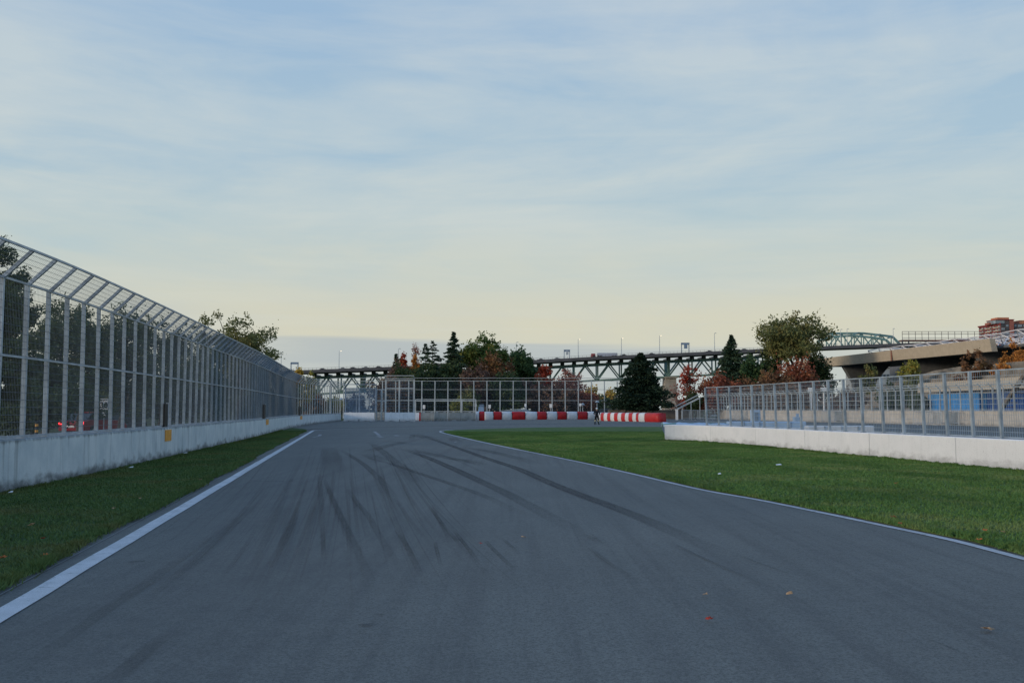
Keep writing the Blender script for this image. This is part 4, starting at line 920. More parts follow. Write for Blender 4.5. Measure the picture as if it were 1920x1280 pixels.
for xs, y0, nm in (((1570, 1581, 1592, 1603, 1614), 793, 'stack left of the blue containers'), ((1748, 1764, 1780, 1797, 1815, 1833), 798.4, 'row below the blue containers')):
    for j, x in enumerate(xs):
        p = gp(x, y0-.9+.12*j*0); crowd_barrier('%s steel crowd barrier from the left in the %s' % (ords[j], nm), (p.x-.6, p.y), math.atan2(10, -.8)+rnd.uniform(-.1, .1) if j % 2 else rnd.uniform(-.5, .2))
for j, x in enumerate((1392, 1378, 1325, 1308, 1293)):
    p = gp(x, 787.4); crowd_barrier('%s barrier from the right in the distant row beside the stair ramp' % ords[j], (p.x, p.y), rnd.uniform(-.15, .15), 1.45, 2.4, 'distant crowd barriers beside the stair ramp')

# pale blue foam blocks and bits behind the right wall
def slab_thing(name, lab, cat, x0, x1, yb, yt, Y, mat, dep=.7, extra=None):
    a, b = at(x0, yt, Y), at(x1, yt, Y); z0 = max(0, at(x0, yb, Y).z); t_ = thing(name, ((a.x+b.x)/2, Y, z0), lab, cat)
    m = MB(); m.box(((a.x+b.x)/2, Y+dep/2, (z0+a.z)/2), (b.x-a.x, dep, a.z-z0)); o = m.build('body', mat, t_, bevel=.06)
    return t_, a, b, z0
t_, a, b, z0 = slab_thing('foam_barrier', 'long pale blue padded barrier behind the white wall', 'barrier', 1366, 1512, 812, 790.0, 60, 'pale_blue')
for i in range(4): x = a.x+(b.x-a.x)*(i+1)/5; MB().box((x, 59.98, a.z/2), (.05, .05, a.z*.96)).build('strap', 'steel_blue', t_)
t_, a, b, z0 = slab_thing('foam_barrier', 'low white padded barrier right of the pale blue one', 'barrier', 1515, 1640, 815, 798.0, 50, 'white_cover')
for i in range(3): x = a.x+(b.x-a.x)*(i+1)/4; MB().box((x, 49.98, a.z/2), (.05, .05, a.z*.96)).build('strap', 'galv', t_)
t_, a, b, z0 = slab_thing('blue_cabinet', 'pale blue upright cabinet with a darker door behind the right fence', 'cabinet', 1410, 1426, 792, 768.5, 92, 'pale_blue', .8)
MB().box(((a.x+b.x)/2, 91.97, .72), (.32, .05, 1.2)).build('door', 'steel_blue', t_)
t_, a, b, z0 = slab_thing('blue_cabinet', 'small pale blue box behind the padded barrier', 'cabinet', 1489, 1500, 792, 781, 80, 'pale_blue', .5)
MB().box(((a.x+b.x)/2+.08, 80.2, a.z+.12), (.2, .2, .24)).build('vent', 'pale_blue', t_)
# crumpled tarp lying on the wall's far end
tp = MB(); rg = random.Random(9); nn = 40; x0p, x1p = 1244, 1369
for i in range(nn):
    u = i/(nn-1); px = x0p+(x1p-x0p)*u; Y = 56-.10*i; c = at(px, 796, Y)
    for j in range(4): tp.v.append((c.x, Y+.3*j, .80+.03*math.sin(i*.55+j)+.025*rg.random()+(.035 if j in (1, 2) else -.2)))
tp.f = [(i*4+j, (i+1)*4+j, (i+1)*4+j+1, i*4+j+1) for i in range(nn-1) for j in range(3)]
o = tp.build('tarpaulin', 'pale_blue', loc=(9, 56, .6), smooth=True); o.modifiers.new('thickness', 'SOLIDIFY').thickness = .02
tag(o, 'crumpled pale blue tarpaulin showing over the far end of the white wall', 'tarpaulin')
hs = thing('hose', (9, 56.5, .9), 'dark teal tubes lying on the crumpled blue tarpaulin', 'hose')
for a_, b_ in (((1240, 796), (1268, 794.4)), ((1270, 796), (1300, 794.2)), ((1330, 794.6), (1362, 794.2))): p, q = at(a_[0], a_[1]-.6, 55.4), at(b_[0], b_[1]-.6, 55.0); MB().bar(p, q, .03, 5).build('tube', 'teal', hs)

# stair ramp, white post and timber edge right of the tyre barriers
sr = thing('stair_ramp', (at(1285, 760, 158).x, 158, 0), 'grey metal stair ramp rising right beside the sparse red tree', 'ramp')
a, b = at(1268, 768, 158), at(1312, 746, 158)
for dy in (0, 1.4): MB().bar(a+Vector((0, dy, 0)), b+Vector((0, dy, 0)), .10).build('stringer', 'galv_far', sr); MB().bar(a+Vector((0, dy, .55)), b+Vector((0, dy, .55)), .05).build('handrail', 'galv_far', sr)
for i in range(9): c = a.lerp(b, i/8); MB().box((c.x, c.y+.7, c.z), (.4, 1.4, .05)).build('tread', 'galv_far', sr)
for i in (2, 5, 8): c = a.lerp(b, i/8); MB().bar((c.x, c.y, 0), c, .07).build('leg', 'galv_far', sr)
wp = thing('white_post', (at(1269, 770, 150).x, 150, 0), 'short white post at the foot of the stair ramp', 'post')
c = at(1269, 768, 150); MB().box((c.x, 150, c.z/2), (.34, .3, c.z)).build('shaft', 'white', wp); MB().box((c.x, 150, c.z+.03), (.42, .38, .06)).build('cap', 'white', wp)
tb = [at(x, 770, 168) for x in (1140, 1300)]; o = MB().box(((tb[0].x+tb[1].x)/2, 168, .75), (tb[1].x-tb[0].x, .5, 1.5)).build('timber_wall', 'timber', loc=(tb[0].x, 168, 0))
tag(o, 'low weathered retaining wall at the foot of the big pine', 'wall')

# notice signs, lamps and odds in front of the tall fence
def notice(lab, px, y0, y1, wpx, Y, foot=True):
    a = at(px, y0, Y); z1 = at(px, y1, Y).z; t_ = thing('notice_sign', (a.x, Y, 0), lab, 'sign', 'white notice signs along the tall fence')
    MB().box((a.x, Y, (a.z+z1)/2), (wpx*Y/F, .04, a.z-z1)).build('plate', 'sign_white', t_); MB().bar((a.x, Y+.05, 0), (a.x, Y+.05, a.z), .05, 6).build('pole', 'galv_far', t_)
for px, y0, y1, w_, lab in ((795, 759, 766, 4.4, 'white notice sign on the tall fence above the first grey block'), (892, 757, 762, 3.4, 'white notice sign behind the short white and red barrier'), (918, 758.5, 765, 4.6, 'white notice sign above the leftmost wide white cover'), (985, 756.5, 762, 3.4, 'white notice sign above the end of the metal ramp'), (1032.5, 757, 764, 4.6, 'white notice sign above the middle of the long tyre barrier'), (1088, 756, 761, 3.8, 'white notice sign beside the small mushroom lamp'), (1150.5, 757, 764, 4.6, 'white notice sign at the right end of the tall fence')):
    notice(lab, px, y0, y1, w_, 174)
def mlamp(lab, px, yt, Y=178):
    a = at(px, yt, Y); t_ = thing('path_lamp', (a.x, Y, 0), lab, 'lamp', 'path lamps behind the tall fence')
    MB().bar((a.x, Y, 0), (a.x, Y, a.z-.1), .07, 6).build('pole', 'galv_far', t_); MB().bar((a.x, Y, a.z-.1), (a.x, Y, a.z+.25), .42, 10, .12).build('shade', 'galv_far', t_)
mlamp('low path lamp behind the wide red cover left of the cyclist', 1092.5, 758); mlamp('taller path lamp right above the cyclist', 1119.5, 753); mlamp('path lamp seen through the far left fence', 639, 748, 185)
rp = thing('metal_ramp', (at(968, 770, 172).x, 172, 0), 'low grey metal ramp lying behind the long tyre barrier', 'ramp')
a, b = at(938, 771.2, 172), at(984, 766.6, 172); MB().prism([a, b, b+Vector((.9, 0, -.3)), b+Vector((.9, 0, -.9)), a+Vector((0, 0, -.2))], (0, 1.6, 0)).build('deck', 'steel_blue', rp)
MB().bar(a+Vector((0, -.05, .1)), b+Vector((0, -.05, .1)), .06).build('edge_rail', 'galv_far', rp); MB().bar((b.x, 172.5, 0), (b.x, 172.5, b.z-.4), .08).build('leg', 'galv_far', rp)
fk = thing('parked_forklift', (at(902, 765, 180).x, 180, 0), 'pale blue-grey machine cabin behind the short red barrier', 'machine')
a = at(902, 757, 180); MB().box((a.x, 180.5, a.z*.42), (1.1, 1.4, a.z*.75), 0, .85).build('body', 'pale_blue', fk); MB().box((a.x+.1, 180.5, a.z*.86), (.8, 1.1, a.z*.24)).build('cabin', 'steel_blue', fk)

# ------------------------------------------------------------------ vehicles
def car(name, lab, cat, loc, rz, mat, group=None, s=1.0, lamps='tail_lamp'):
    t_ = thing(name, loc, lab, cat, group, rz); OFF[t_.name] = Vector((0, 0, 0))
    prof = [(-2.2, .35), (-2.25, .65), (-2.15, .95), (-1.55, 1.02), (1.0, .98), (1.95, .84), (2.2, .62), (2.2, .32)]
    cab = [(-1.75, 1.0), (-1.2, 1.40), (-.2, 1.46), (.45, 1.38), (1.15, .97)]
    m = MB(); m.prism([(x*s, -.88*s, z*s) for x, z in prof], (0, 1.76*s, 0)); m.build('body', mat, t_, bevel=.06*s)
    m = MB(); a = [(x*s, -.72*s, z*s) for x, z in cab]; m.prism(a, (0, 1.44*s, 0)); m.build('window', 'glass_dark', t_, bevel=.05*s)
    MB().box((-.35*s, 0, 1.46*s), (1.35*s, 1.30*s, .05*s)).build('roof', mat, t_, bevel=.02)
    for x in (-1.35, 1.35):
        for y in (-.84, .84): m = MB(); m.bar((x*s, (y-.1)*s, .33*s), (x*s, (y+.1)*s, .33*s), .33*s, 14); w_ = m.build('wheel', 'tyre', t_); MB().bar((x*s, (y-.11)*s, .33*s), (x*s, (y+.11)*s, .33*s), .18*s, 10).build('rim', 'car_silver', w_)
    for y in (-.66, .66): MB().box((-2.23*s, y*s, .82*s), (.08*s, .34*s, .14*s)).build('tail_lamp', lamps, t_); MB().box((2.17*s, y*s, .70*s), (.08*s, .3*s, .12*s)).build('headlight', 'glass_pale', t_)
    MB().box((-2.26*s, 0, .62*s), (.04*s, .5*s, .12*s)).build('number_plate', 'sign_white', t_)
    return t_
p = at(176, 800, 62); car('parked_car', 'red car with lit tail lamps behind the left fence near the speed sign', 'car', (p.x, 62, -.05), R(78), 'car_red')
p = at(206, 800, 68); car('parked_car', 'dark car ahead of the red car, right of the speed sign', 'car', (p.x, 70, -.05), R(86), 'car_dark')
rdm = MB(); ribbon([(-42, 30), (-33, 45), (-28.5, 62), (-27.5, 80), (-29, 110)], 7, -.03, rdm); struct('service_road', rdm, 'asphalt_far')
p = at(1136, 771, 174); car('parked_car', 'dark maroon car top showing above the end of the long tyre barrier', 'car', (p.x, 178, 0), R(172), 'car_dark', s=1.15, lamps='dark')

# ------------------------------------------------------------------ speed sign and bollard behind left fence
def text_mesh(name, s, size, mat, parent, loc, rot, scale=(1, 1, 1)):
    cu = bpy.data.curves.new(name, 'FONT'); cu.body = s; cu.size = size; cu.align_x = 'CENTER'; cu.align_y = 'CENTER'; cu.extrude = .003; cu.offset = .025*size
    tmp = bpy.data.objects.new(name+'_tmp', cu); C.objects.link(tmp); dg = bpy.context.evaluated_depsgraph_get(); me = bpy.data.meshes.new_from_object(tmp.evaluated_get(dg)); bpy.data.objects.remove(tmp)
    me.materials.clear(); me.materials.append(MATS[mat]); o = bpy.data.objects.new(name, me); C.objects.link(o); o.parent = parent; o.location = loc; o.rotation_euler = rot; o.scale = scale; return o
p = at(195, 757.5, 52); ss = thing('speed_sign', (p.x, 52, -.05), 'white 30 speed limit sign on a grey post behind the left fence', 'sign'); OFF[ss.name] = Vector((p.x, 52, -.05))
sw, sh = 15.5*52/F, 21.5*52/F
pl = MB().box((p.x, 52, p.z), (sw, .02, sh)).build('sign_plate', 'sign_white', ss)
zc = p.z+.05; text_mesh('digits', '30', .40, 'black', pl, (0, -.02, zc-.06), (R(90), 0, 0)); text_mesh('word', 'MAXIMUM', .075, 'black', pl, (0, -.02, zc+sh/2-.08), (R(90), 0, 0))
bd = MB()
for dx, dz, wx, wz in ((0, sh/2-.012, sw, .01), (0, -sh/2+.012, sw, .01), (sw/2-.012, 0, .01, sh), (-sw/2+.012, 0, .01, sh)): bd.box((p.x+dx, 51.985, p.z+dz), (wx, .006, wz))
bd.build('border', 'black', pl)
p2 = at(195, 776, 52); MB().box((p2.x, 52, p2.z), (.2, .02, .28)).build('small_plate', 'sign_white', ss); MB().bar((p.x, 52.04, -.05), (p.x, 52.04, p.z+sh/2), .03, 6).build('pole', 'galv', ss)
b_ = at(69, 797, 34); bo = thing('bollard', (b_.x, 34, -.05), 'orange and black striped bollard low behind the left fence', 'bollard')
MB().bar((b_.x, 34, -.05), (b_.x, 34, 1.15), .05, 8).build('shaft', 'dark', bo)
for z in (.62, .82, 1.02): MB().bar((b_.x, 34, z), (b_.x, 34, z+.08), .056, 8).build('band', 'orange', bo)

# ------------------------------------------------------------------ bridge
YB = 400.0
br = thing('steel_bridge', (0, YB, 0), 'long green steel truss bridge carrying a road across the background', 'bridge')
pxs = [(480, 700.5), (537, 698), (723, 691), (1002, 678), (1100, 672.5), (1195, 668), (1300, 663.6), (1423, 657.5), (1560, 651.5), (1720, 646), (1760, 644.8)]
dk = [at(x, y, YB) for x, y in pxs]
def deckz(X):
    for a, b in zip(dk, dk[1:]):
        if X <= b.x: return a.z+(b.z-a.z)*(X-a.x)/(b.x-a.x)
    return dk[-1].z
x0, x1 = dk[0].x, dk[-1].x; dps = [(x0+(x1-x0)*i/60) for i in range(61)]
m = MB(); m.sweep([(x, YB, deckz(x)) for x in dps], [(14, 0), (0, 0), (-1.2, -.0), (-1.2, -.55), (0, -.8), (0, -1.15), (14, -1.15)]); m.build('deck', 'bridge_deck', br)
m = MB(); 
for a, b in zip(dps, dps[1:]):
    for o_, r_ in ((1.35, .05), (.8, .04)): m.bar((a, YB-1, deckz(a)+o_), (b, YB-1, deckz(b)+o_), r_)
    for k in range(3): x = a+(b-a)*k/3; m.bar((x, YB-1, deckz(x)), (x, YB-1, deckz(x)+1.4), .05)
m.build('parapet_railing', 'rail_dark', br)
m = MB(); m.sweep([(x, YB-1.1, deckz(x)) for x in dps], [(.15, .0), (.15, .22), (-.1, .22), (-.1, 0)]); m.build('parapet', 'bridge_deck', br)
step = 44.3*YB/F; X0 = at(1121, 700, YB).x; nodes = [X0+step*i for i in range(-12, 8)]
def tz(X): return deckz(X)-2.45
def bz(X): return at(960+X*F/YB, 738-(X*F/YB+365)*.0485, YB).z
for pl_, Yp in enumerate((YB+.5, YB+8.0)):
    m = MB(); mb = MB()
    for a, b in zip(nodes, nodes[1:]): m.bar((a, Yp, tz(a)), (b, Yp, tz(b)), .62); mb.bar((a, Yp, bz(a)), (b, Yp, bz(b)), .42)
    m.build('top_chord', 'bridge_green', br); mb.build('bottom_chord', 'bridge_green', br)
    for i, x in enumerate(nodes):
        big = i in (15, 2, 0)
        MB().bar((x, Yp, bz(x)), (x, Yp, tz(x)), .75 if big else .38).build('vertical', 'bridge_green', br)
        if i % 1 == 0 and i < len(nodes)-1:
            h_ = x+step/2
            MB().bar((x, Yp, bz(x)), (h_, Yp, tz(h_)), .42).build('diagonal', 'bridge_green', br); MB().bar((nodes[i+1], Yp, bz(nodes[i+1])), (h_, Yp, tz(h_)), .34).build('diagonal', 'bridge_green', br)
m = MB()
for i in range(2*len(nodes)-1):
    x = nodes[0]+step/2*i; m.box((x, YB+6, deckz(x)-1.6), (.5, 14, .9)); m.box((x, YB+.5, deckz(x)-1.55), (1.6, 1, .9))
m.build('cross_beams', 'bridge_deck', br)
for px, w_ in ((1255, 4.4), (596, 1.4), (930, 4.4)):
    c = at(px, 706, YB+4); zt_ = bz(c.x)-.5; MB().box((c.x, YB+4, zt_/2), (w_*1.25, 9, zt_), 0, .8).build('pier', 'pier' if w_ > 2 else 'bridge_deck', br)
    MB().box((c.x, YB+4, zt_+.2), (w_*1.15, 10, .6)).build('pier_cap', 'pier', br)
# far through truss
ta_ = thing('arched_truss', (at(1610, 640, 425).x, 425, 0), 'green arched through-truss rising over the bridge deck at right', 'bridge span')
for k, (Y, sh_) in enumerate(((425, 0), (437, 1))):
    if k == 0: tc_ = [(1532, 640), (1560, 631), (1600, 629), (1640, 633), (1662, 637.5), (1672, 648.5)]
    else: tc_ = [(1540, 628), (1558, 625), (1618, 624.6), (1645, 627.5), (1673, 630.8), (1690, 648)]
    pts = [at(x, y, Y) for x, y in tc_]; m = MB(); m.path(pts, .62, 4); m.build('top_chord', 'bridge_green', ta_)
    xs = [pts[0].x+(pts[-1].x-pts[0].x)*i/8 for i in range(9)]
    def zc_(x):
        for a, b in zip(pts, pts[1:]):
            if x <= b.x: return a.z+(b.z-a.z)*(x-a.x)/(b.x-a.x)
        return pts[-1].z
    zb = lambda x: at(960+x*F/Y, 654.5-(x*F/Y-580)*.045, Y).z
    MB().bar((xs[0]-4, Y, zb(xs[0]-4)), (xs[-1]+2, Y, zb(xs[-1])), .8).build('bottom_chord', 'bridge_green', ta_)
    for i, x in enumerate(xs[:-1]):
        MB().bar((x, Y, zb(x)), (x, Y, zc_(x)), .26).build('vertical', 'bridge_green', ta_)
        a, b = (zb(x), zc_(xs[i+1])) if i % 2 else (zc_(x), zb(xs[i+1])); MB().bar((x, Y, a), (xs[i+1], Y, b), .32).build('diagonal', 'bridge_green', ta_)
for x, y in ((1560, 628), (1600, 627), (1640, 630), (1664, 634)): a = at(x, y, 425); b = at(x+10, y-3.5, 437); MB().bar(a, b, .35).build('cross_strut', 'bridge_green', ta_)
# bridge lamps
words = ['leftmost', 'second', 'third', 'fourth', 'fifth', 'sixth', 'seventh', 'eighth', 'ninth', 'tenth', 'eleventh']
for i, (px, yt, glow) in enumerate([(527.5, 661, 0), (636, 658.5, 1), (747, 654, 0), (968, 642, 0), (1084, 636.5, 1), (1165, 634.5, 1), (1236.5, 629.5, 1), (1339.5, 625, 0), (1576, 618, 0), (1588, 617, 0), (1674.5, 616.5, 0)]):
    a = at(px, yt, YB-1.2); t_ = thing('bridge_lamp', (a.x, YB-1.2, deckz(a.x)), '%s of the tall thin lamp posts on the bridge deck, counted from the left' % words[i], 'street lamp', 'lamp posts on the bridge')
    MB().bar((a.x, YB-1.2, deckz(a.x)), (a.x, YB-1.2, a.z), .15, 6, .09).build('pole', 'galv_far', t_)
    MB().path([(a.x, YB-1.2, a.z), (a.x+.25, YB-1.0, a.z+.2), (a.x+.7, YB-.6, a.z+.22)], .06, 5).build('arm', 'galv_far', t_)
    MB().box((a.x+.6, YB-.7, a.z+.14), (.55, .4, .16)).build('lamp_head', 'lamp_glow' if glow else 'galv_far', t_)
for px, w_, yt, lab in ((552, 13, 679, 'left sign gantry on the bridge above the yellow tree'), (1063, 10, 655.5, 'middle sign gantry on the bridge above the pinkish tree'), (1285, 14, 642.5, 'right lattice gantry on the bridge left of the pointed spruce')):
    a = at(px, yt, YB); W_ = w_*YB/F; zd = deckz(a.x); t_ = thing('sign_gantry', (a.x, YB+6, zd), lab, 'gantry', 'gantries on the bridge')
    for s in (-.5, .5):
        for dy in (0, .9): MB().bar((a.x+W_*s, YB+dy, zd), (a.x+W_*s, YB+dy, a.z), .10).build('leg', 'steel_blue', t_)
        m = MB()
        for j in range(5): z = zd+(a.z-zd)*j/5; m.bar((a.x+W_*s-.3, YB, z), (a.x+W_*s+.3, YB, z+.7), .07)
        m.build('lattice', 'steel_blue', t_)
    MB().box((a.x, YB+.4, a.z-.35), (W_+.3, .8, .8)).build('cross_member', 'steel_blue', t_)
    if px != 552: MB().box((a.x+.1, YB-.2, (a.z+zd)/2+.8), (W_*.45, .25, 1.6)).build('sign_board', 'galv_far' if px == 1063 else 'steel_blue', t_)
# traffic
for i, (px, mat, lab) in enumerate([(546, 'car_silver', 'silver car at the far left of the bridge'), (607, 'car_dark', 'dark car on the bridge right of the yellow-green tree'), (643, 'car_silver', 'silver car under the second bridge lamp'), (664, 'car_dark', 'dark car right of the second bridge lamp'), (686, 'car_silver', 'pale car on the bridge above the blue-grey panel'), (712, 'car_dark', 'dark car on the bridge left of the middle trees'),
        (1013, 'car_dark', 'dark car on the bridge above the red-topped maple'), (1045, 'car_silver', 'silver car just left of the middle gantry'), (1168, 'car_dark', 'dark car right behind the lorry on the bridge'), (1222, 'car_dark', 'dark car on the bridge right of the big pine top'), (1328, 'car_dark', 'dark car on the bridge left of the pointed spruce'), (1395, 'car_dark', 'dark car on the bridge right of the pointed spruce')]):
    x = at(px, 690, YB+4).x; car('bridge_car', lab, 'car', (x, YB+2.5, deckz(x)+.35), 0 if i % 2 else math.pi, mat, 'cars crossing the bridge', .62, 'red_cover')
x = at(1138, 668, YB+4).x; lo = thing('lorry', (x, YB+3, deckz(x)), 'long pale grey lorry trailer crossing the bridge left of the big pine', 'lorry')
zz = deckz(x)+.1; m = MB(); m.box((x, YB+3, zz+1.25), (38*YB/F, 2.0, 1.5)); m.build('trailer', 'trailer', lo, bevel=.05)
xc = x-38*YB/F/2-1.6; MB().box((xc, YB+3, zz+1.0), (1.9, 2.0, 1.5), 0, .8).build('cab', 'maroon', lo)
for dx in (-3.6, -2.6, 2.2, 3.2, -5.4): MB().bar((x+dx, YB+1.8, zz+.5), (x+dx, YB+4.2, zz+.5), .5, 12).build('wheel', 'tyre', lo)

# ------------------------------------------------------------------ apartment block
ap = thing('apartment_block', (at(1890, 640, 860).x, 870, 0), 'red brick apartment block with cream balconies above the space-frame roof', 'building')
YA = 860
def ax(px): return at(px, 640, YA).x
def az_(py): return at(1870, py, YA).z
def abox(name, x0_, x1_, y0_, y1_, Y, dep, mat, bottom=None):
    zt_ = az_(y0_); zb_ = az_(y1_) if bottom is None else bottom; a, b = ax(x0_), ax(x1_)
    return MB().box(((a+b)/2, Y+dep/2, (zt_+zb_)/2), (b-a, dep, zt_-zb_)).build(name, mat, ap)
fL, fR = (at(1836, 640, YA+34).x, YA+34), (ax(1877), YA)
nst = 9; sth = (az_(608)-az_(645))/6.0; ztop = az_(607.5)
m = MB(); m.prism([(fL[0], fL[1], 0), (fR[0], fR[1], 0), (fR[0]+20, fR[1]+30, 0), (fL[0]+20, fL[1]+30, 0)], (0, 0, ztop)); m.build('side_wing', 'maroon', ap)
dirx = Vector((fR[0]-fL[0], fR[1]-fL[1], 0)); nL = Vector((dirx.y, -dirx.x, 0)).normalized()
for fl in range(7):
    z = ztop-sth*(fl+.62)
    for k in range(8):
        u = (k+.5)/8; c = Vector((fL[0], fL[1], 0))+dirx*u
        MB().box((c.x+nL.x*.2, c.y+nL.y*.2, z), (dirx.length/8*.62, .4, sth*.55), math.atan2(dirx.y, dirx.x)).build('window', 'glass_pale' if (k+fl) % 3 else 'glass_dark', ap)
        if k in (1, 3, 4, 6, 7): MB().box((c.x+nL.x*1.0, c.y+nL.y*1.0, z-sth*.32), (dirx.length/8*.9, 1.8, sth*.32), math.atan2(dirx.y, dirx.x)).build('balcony', 'cream', ap)
m = MB(); m.prism([(fL[0]-2, fL[1]-2, ztop), (fR[0]-1, fR[1]-2.5, ztop), (fR[0]+21, fR[1]+30, ztop), (fL[0]+19, fL[1]+32, ztop)], (0, 0, .8)); m.build('roof', 'maroon', ap)
abox('main_wall', 1877, 1893.8, 606.5, 700, YA, 24, 'brick_dark', 0); abox('brick_tower', 1894, 1901.5, 599, 700, YA-.6, 22, 'brick', 0); abox('right_wing', 1901.8, 1945, 606.5, 700, YA+1, 22, 'brick_dark', 0)
abox('penthouse', 1868, 1884.5, 600, 606.3, YA-.3, 16, 'glass_pale'); abox('penthouse_wall', 1884.7, 1893.8, 599.8, 606.3, YA-.2, 16, 'brick_dark'); abox('penthouse_roof', 1867, 1902, 598.6, 599.9, YA-1.4, 18, 'maroon'); abox('plant_room', 1873.5, 1895.5, 594.6, 598.4, YA+2, 12, 'orange_brick'); abox('plant_room', 1915, 1930, 600, 606.3, YA+2, 12, 'orange_brick')
abox('stair_head', 1864, 1870, 603, 607, YA+8, 8, 'brick')
for fl in range(6):
    y0_ = 608.4+6.1*fl
    for x0_, x1_ in ((1878.5, 1884.5), (1887, 1891.5), (1903.5, 1907.5), (1911, 1918), (1921, 1926)):
        w_ = abox('window', x0_, x1_, y0_, y0_+4.0, YA-.4 if x0_ < 1895 else YA+.6, .5, 'glass_pale' if (fl+int(x0_)) % 2 else 'glass_dark')
# low distant row under the pavilion and woods on the horizon
simple('town', (.34, .36, .36), .8, 0, .25, .05)
for k, (x0_, x1_, yt, lab) in enumerate([(1598, 1622, 693, 'distant pale low building left under the pavilion'), (1640, 1668, 690, 'distant pale low building under the middle of the pavilion'), (1790, 1815, 685, 'distant pale building right under the pavilion')]):
    a, b = at(x0_, yt, 600), at(x1_, yt, 600); t_ = thing('distant_building', ((a.x+b.x)/2, 606, 0), lab, 'building', 'distant low buildings')
    MB().box(((a.x+b.x)/2, 606, a.z/2), (b.x-a.x, 12, a.z)).build('wall', 'town', t_); MB().box(((a.x+b.x)/2, 606, a.z+.3), (b.x-a.x+1, 13, .6)).build('roof', 'bridge_deck', t_)
    for i in range(4): MB().box((a.x+(b.x-a.x)*(i+.5)/4, 599.8, a.z*.82), ((b.x-a.x)/7, .4, 2)).build('window', 'glass_dark', t_)
rg = np.random.default_rng(77); n = 60; cx = rg.uniform(-700, 700, n); cy = rg.uniform(620, 900, n); ce = np.stack([cx, cy, rg.uniform(2, 5, n)], 1)
V = leaves(np.repeat(ce, 1, 0), rg.uniform(12, 26, n), 26000, 2.2, rg, .22); V[:, 2] = np.maximum(V[:, 2], .1)
o = bpy.data.objects.new('far_woods', npmesh('far_woods', V, 4, 'f_dusk')); C.objects.link(o); tag(o, 'low dark line of far-off woods on the horizon beyond the bridge', 'woods', kind='stuff')

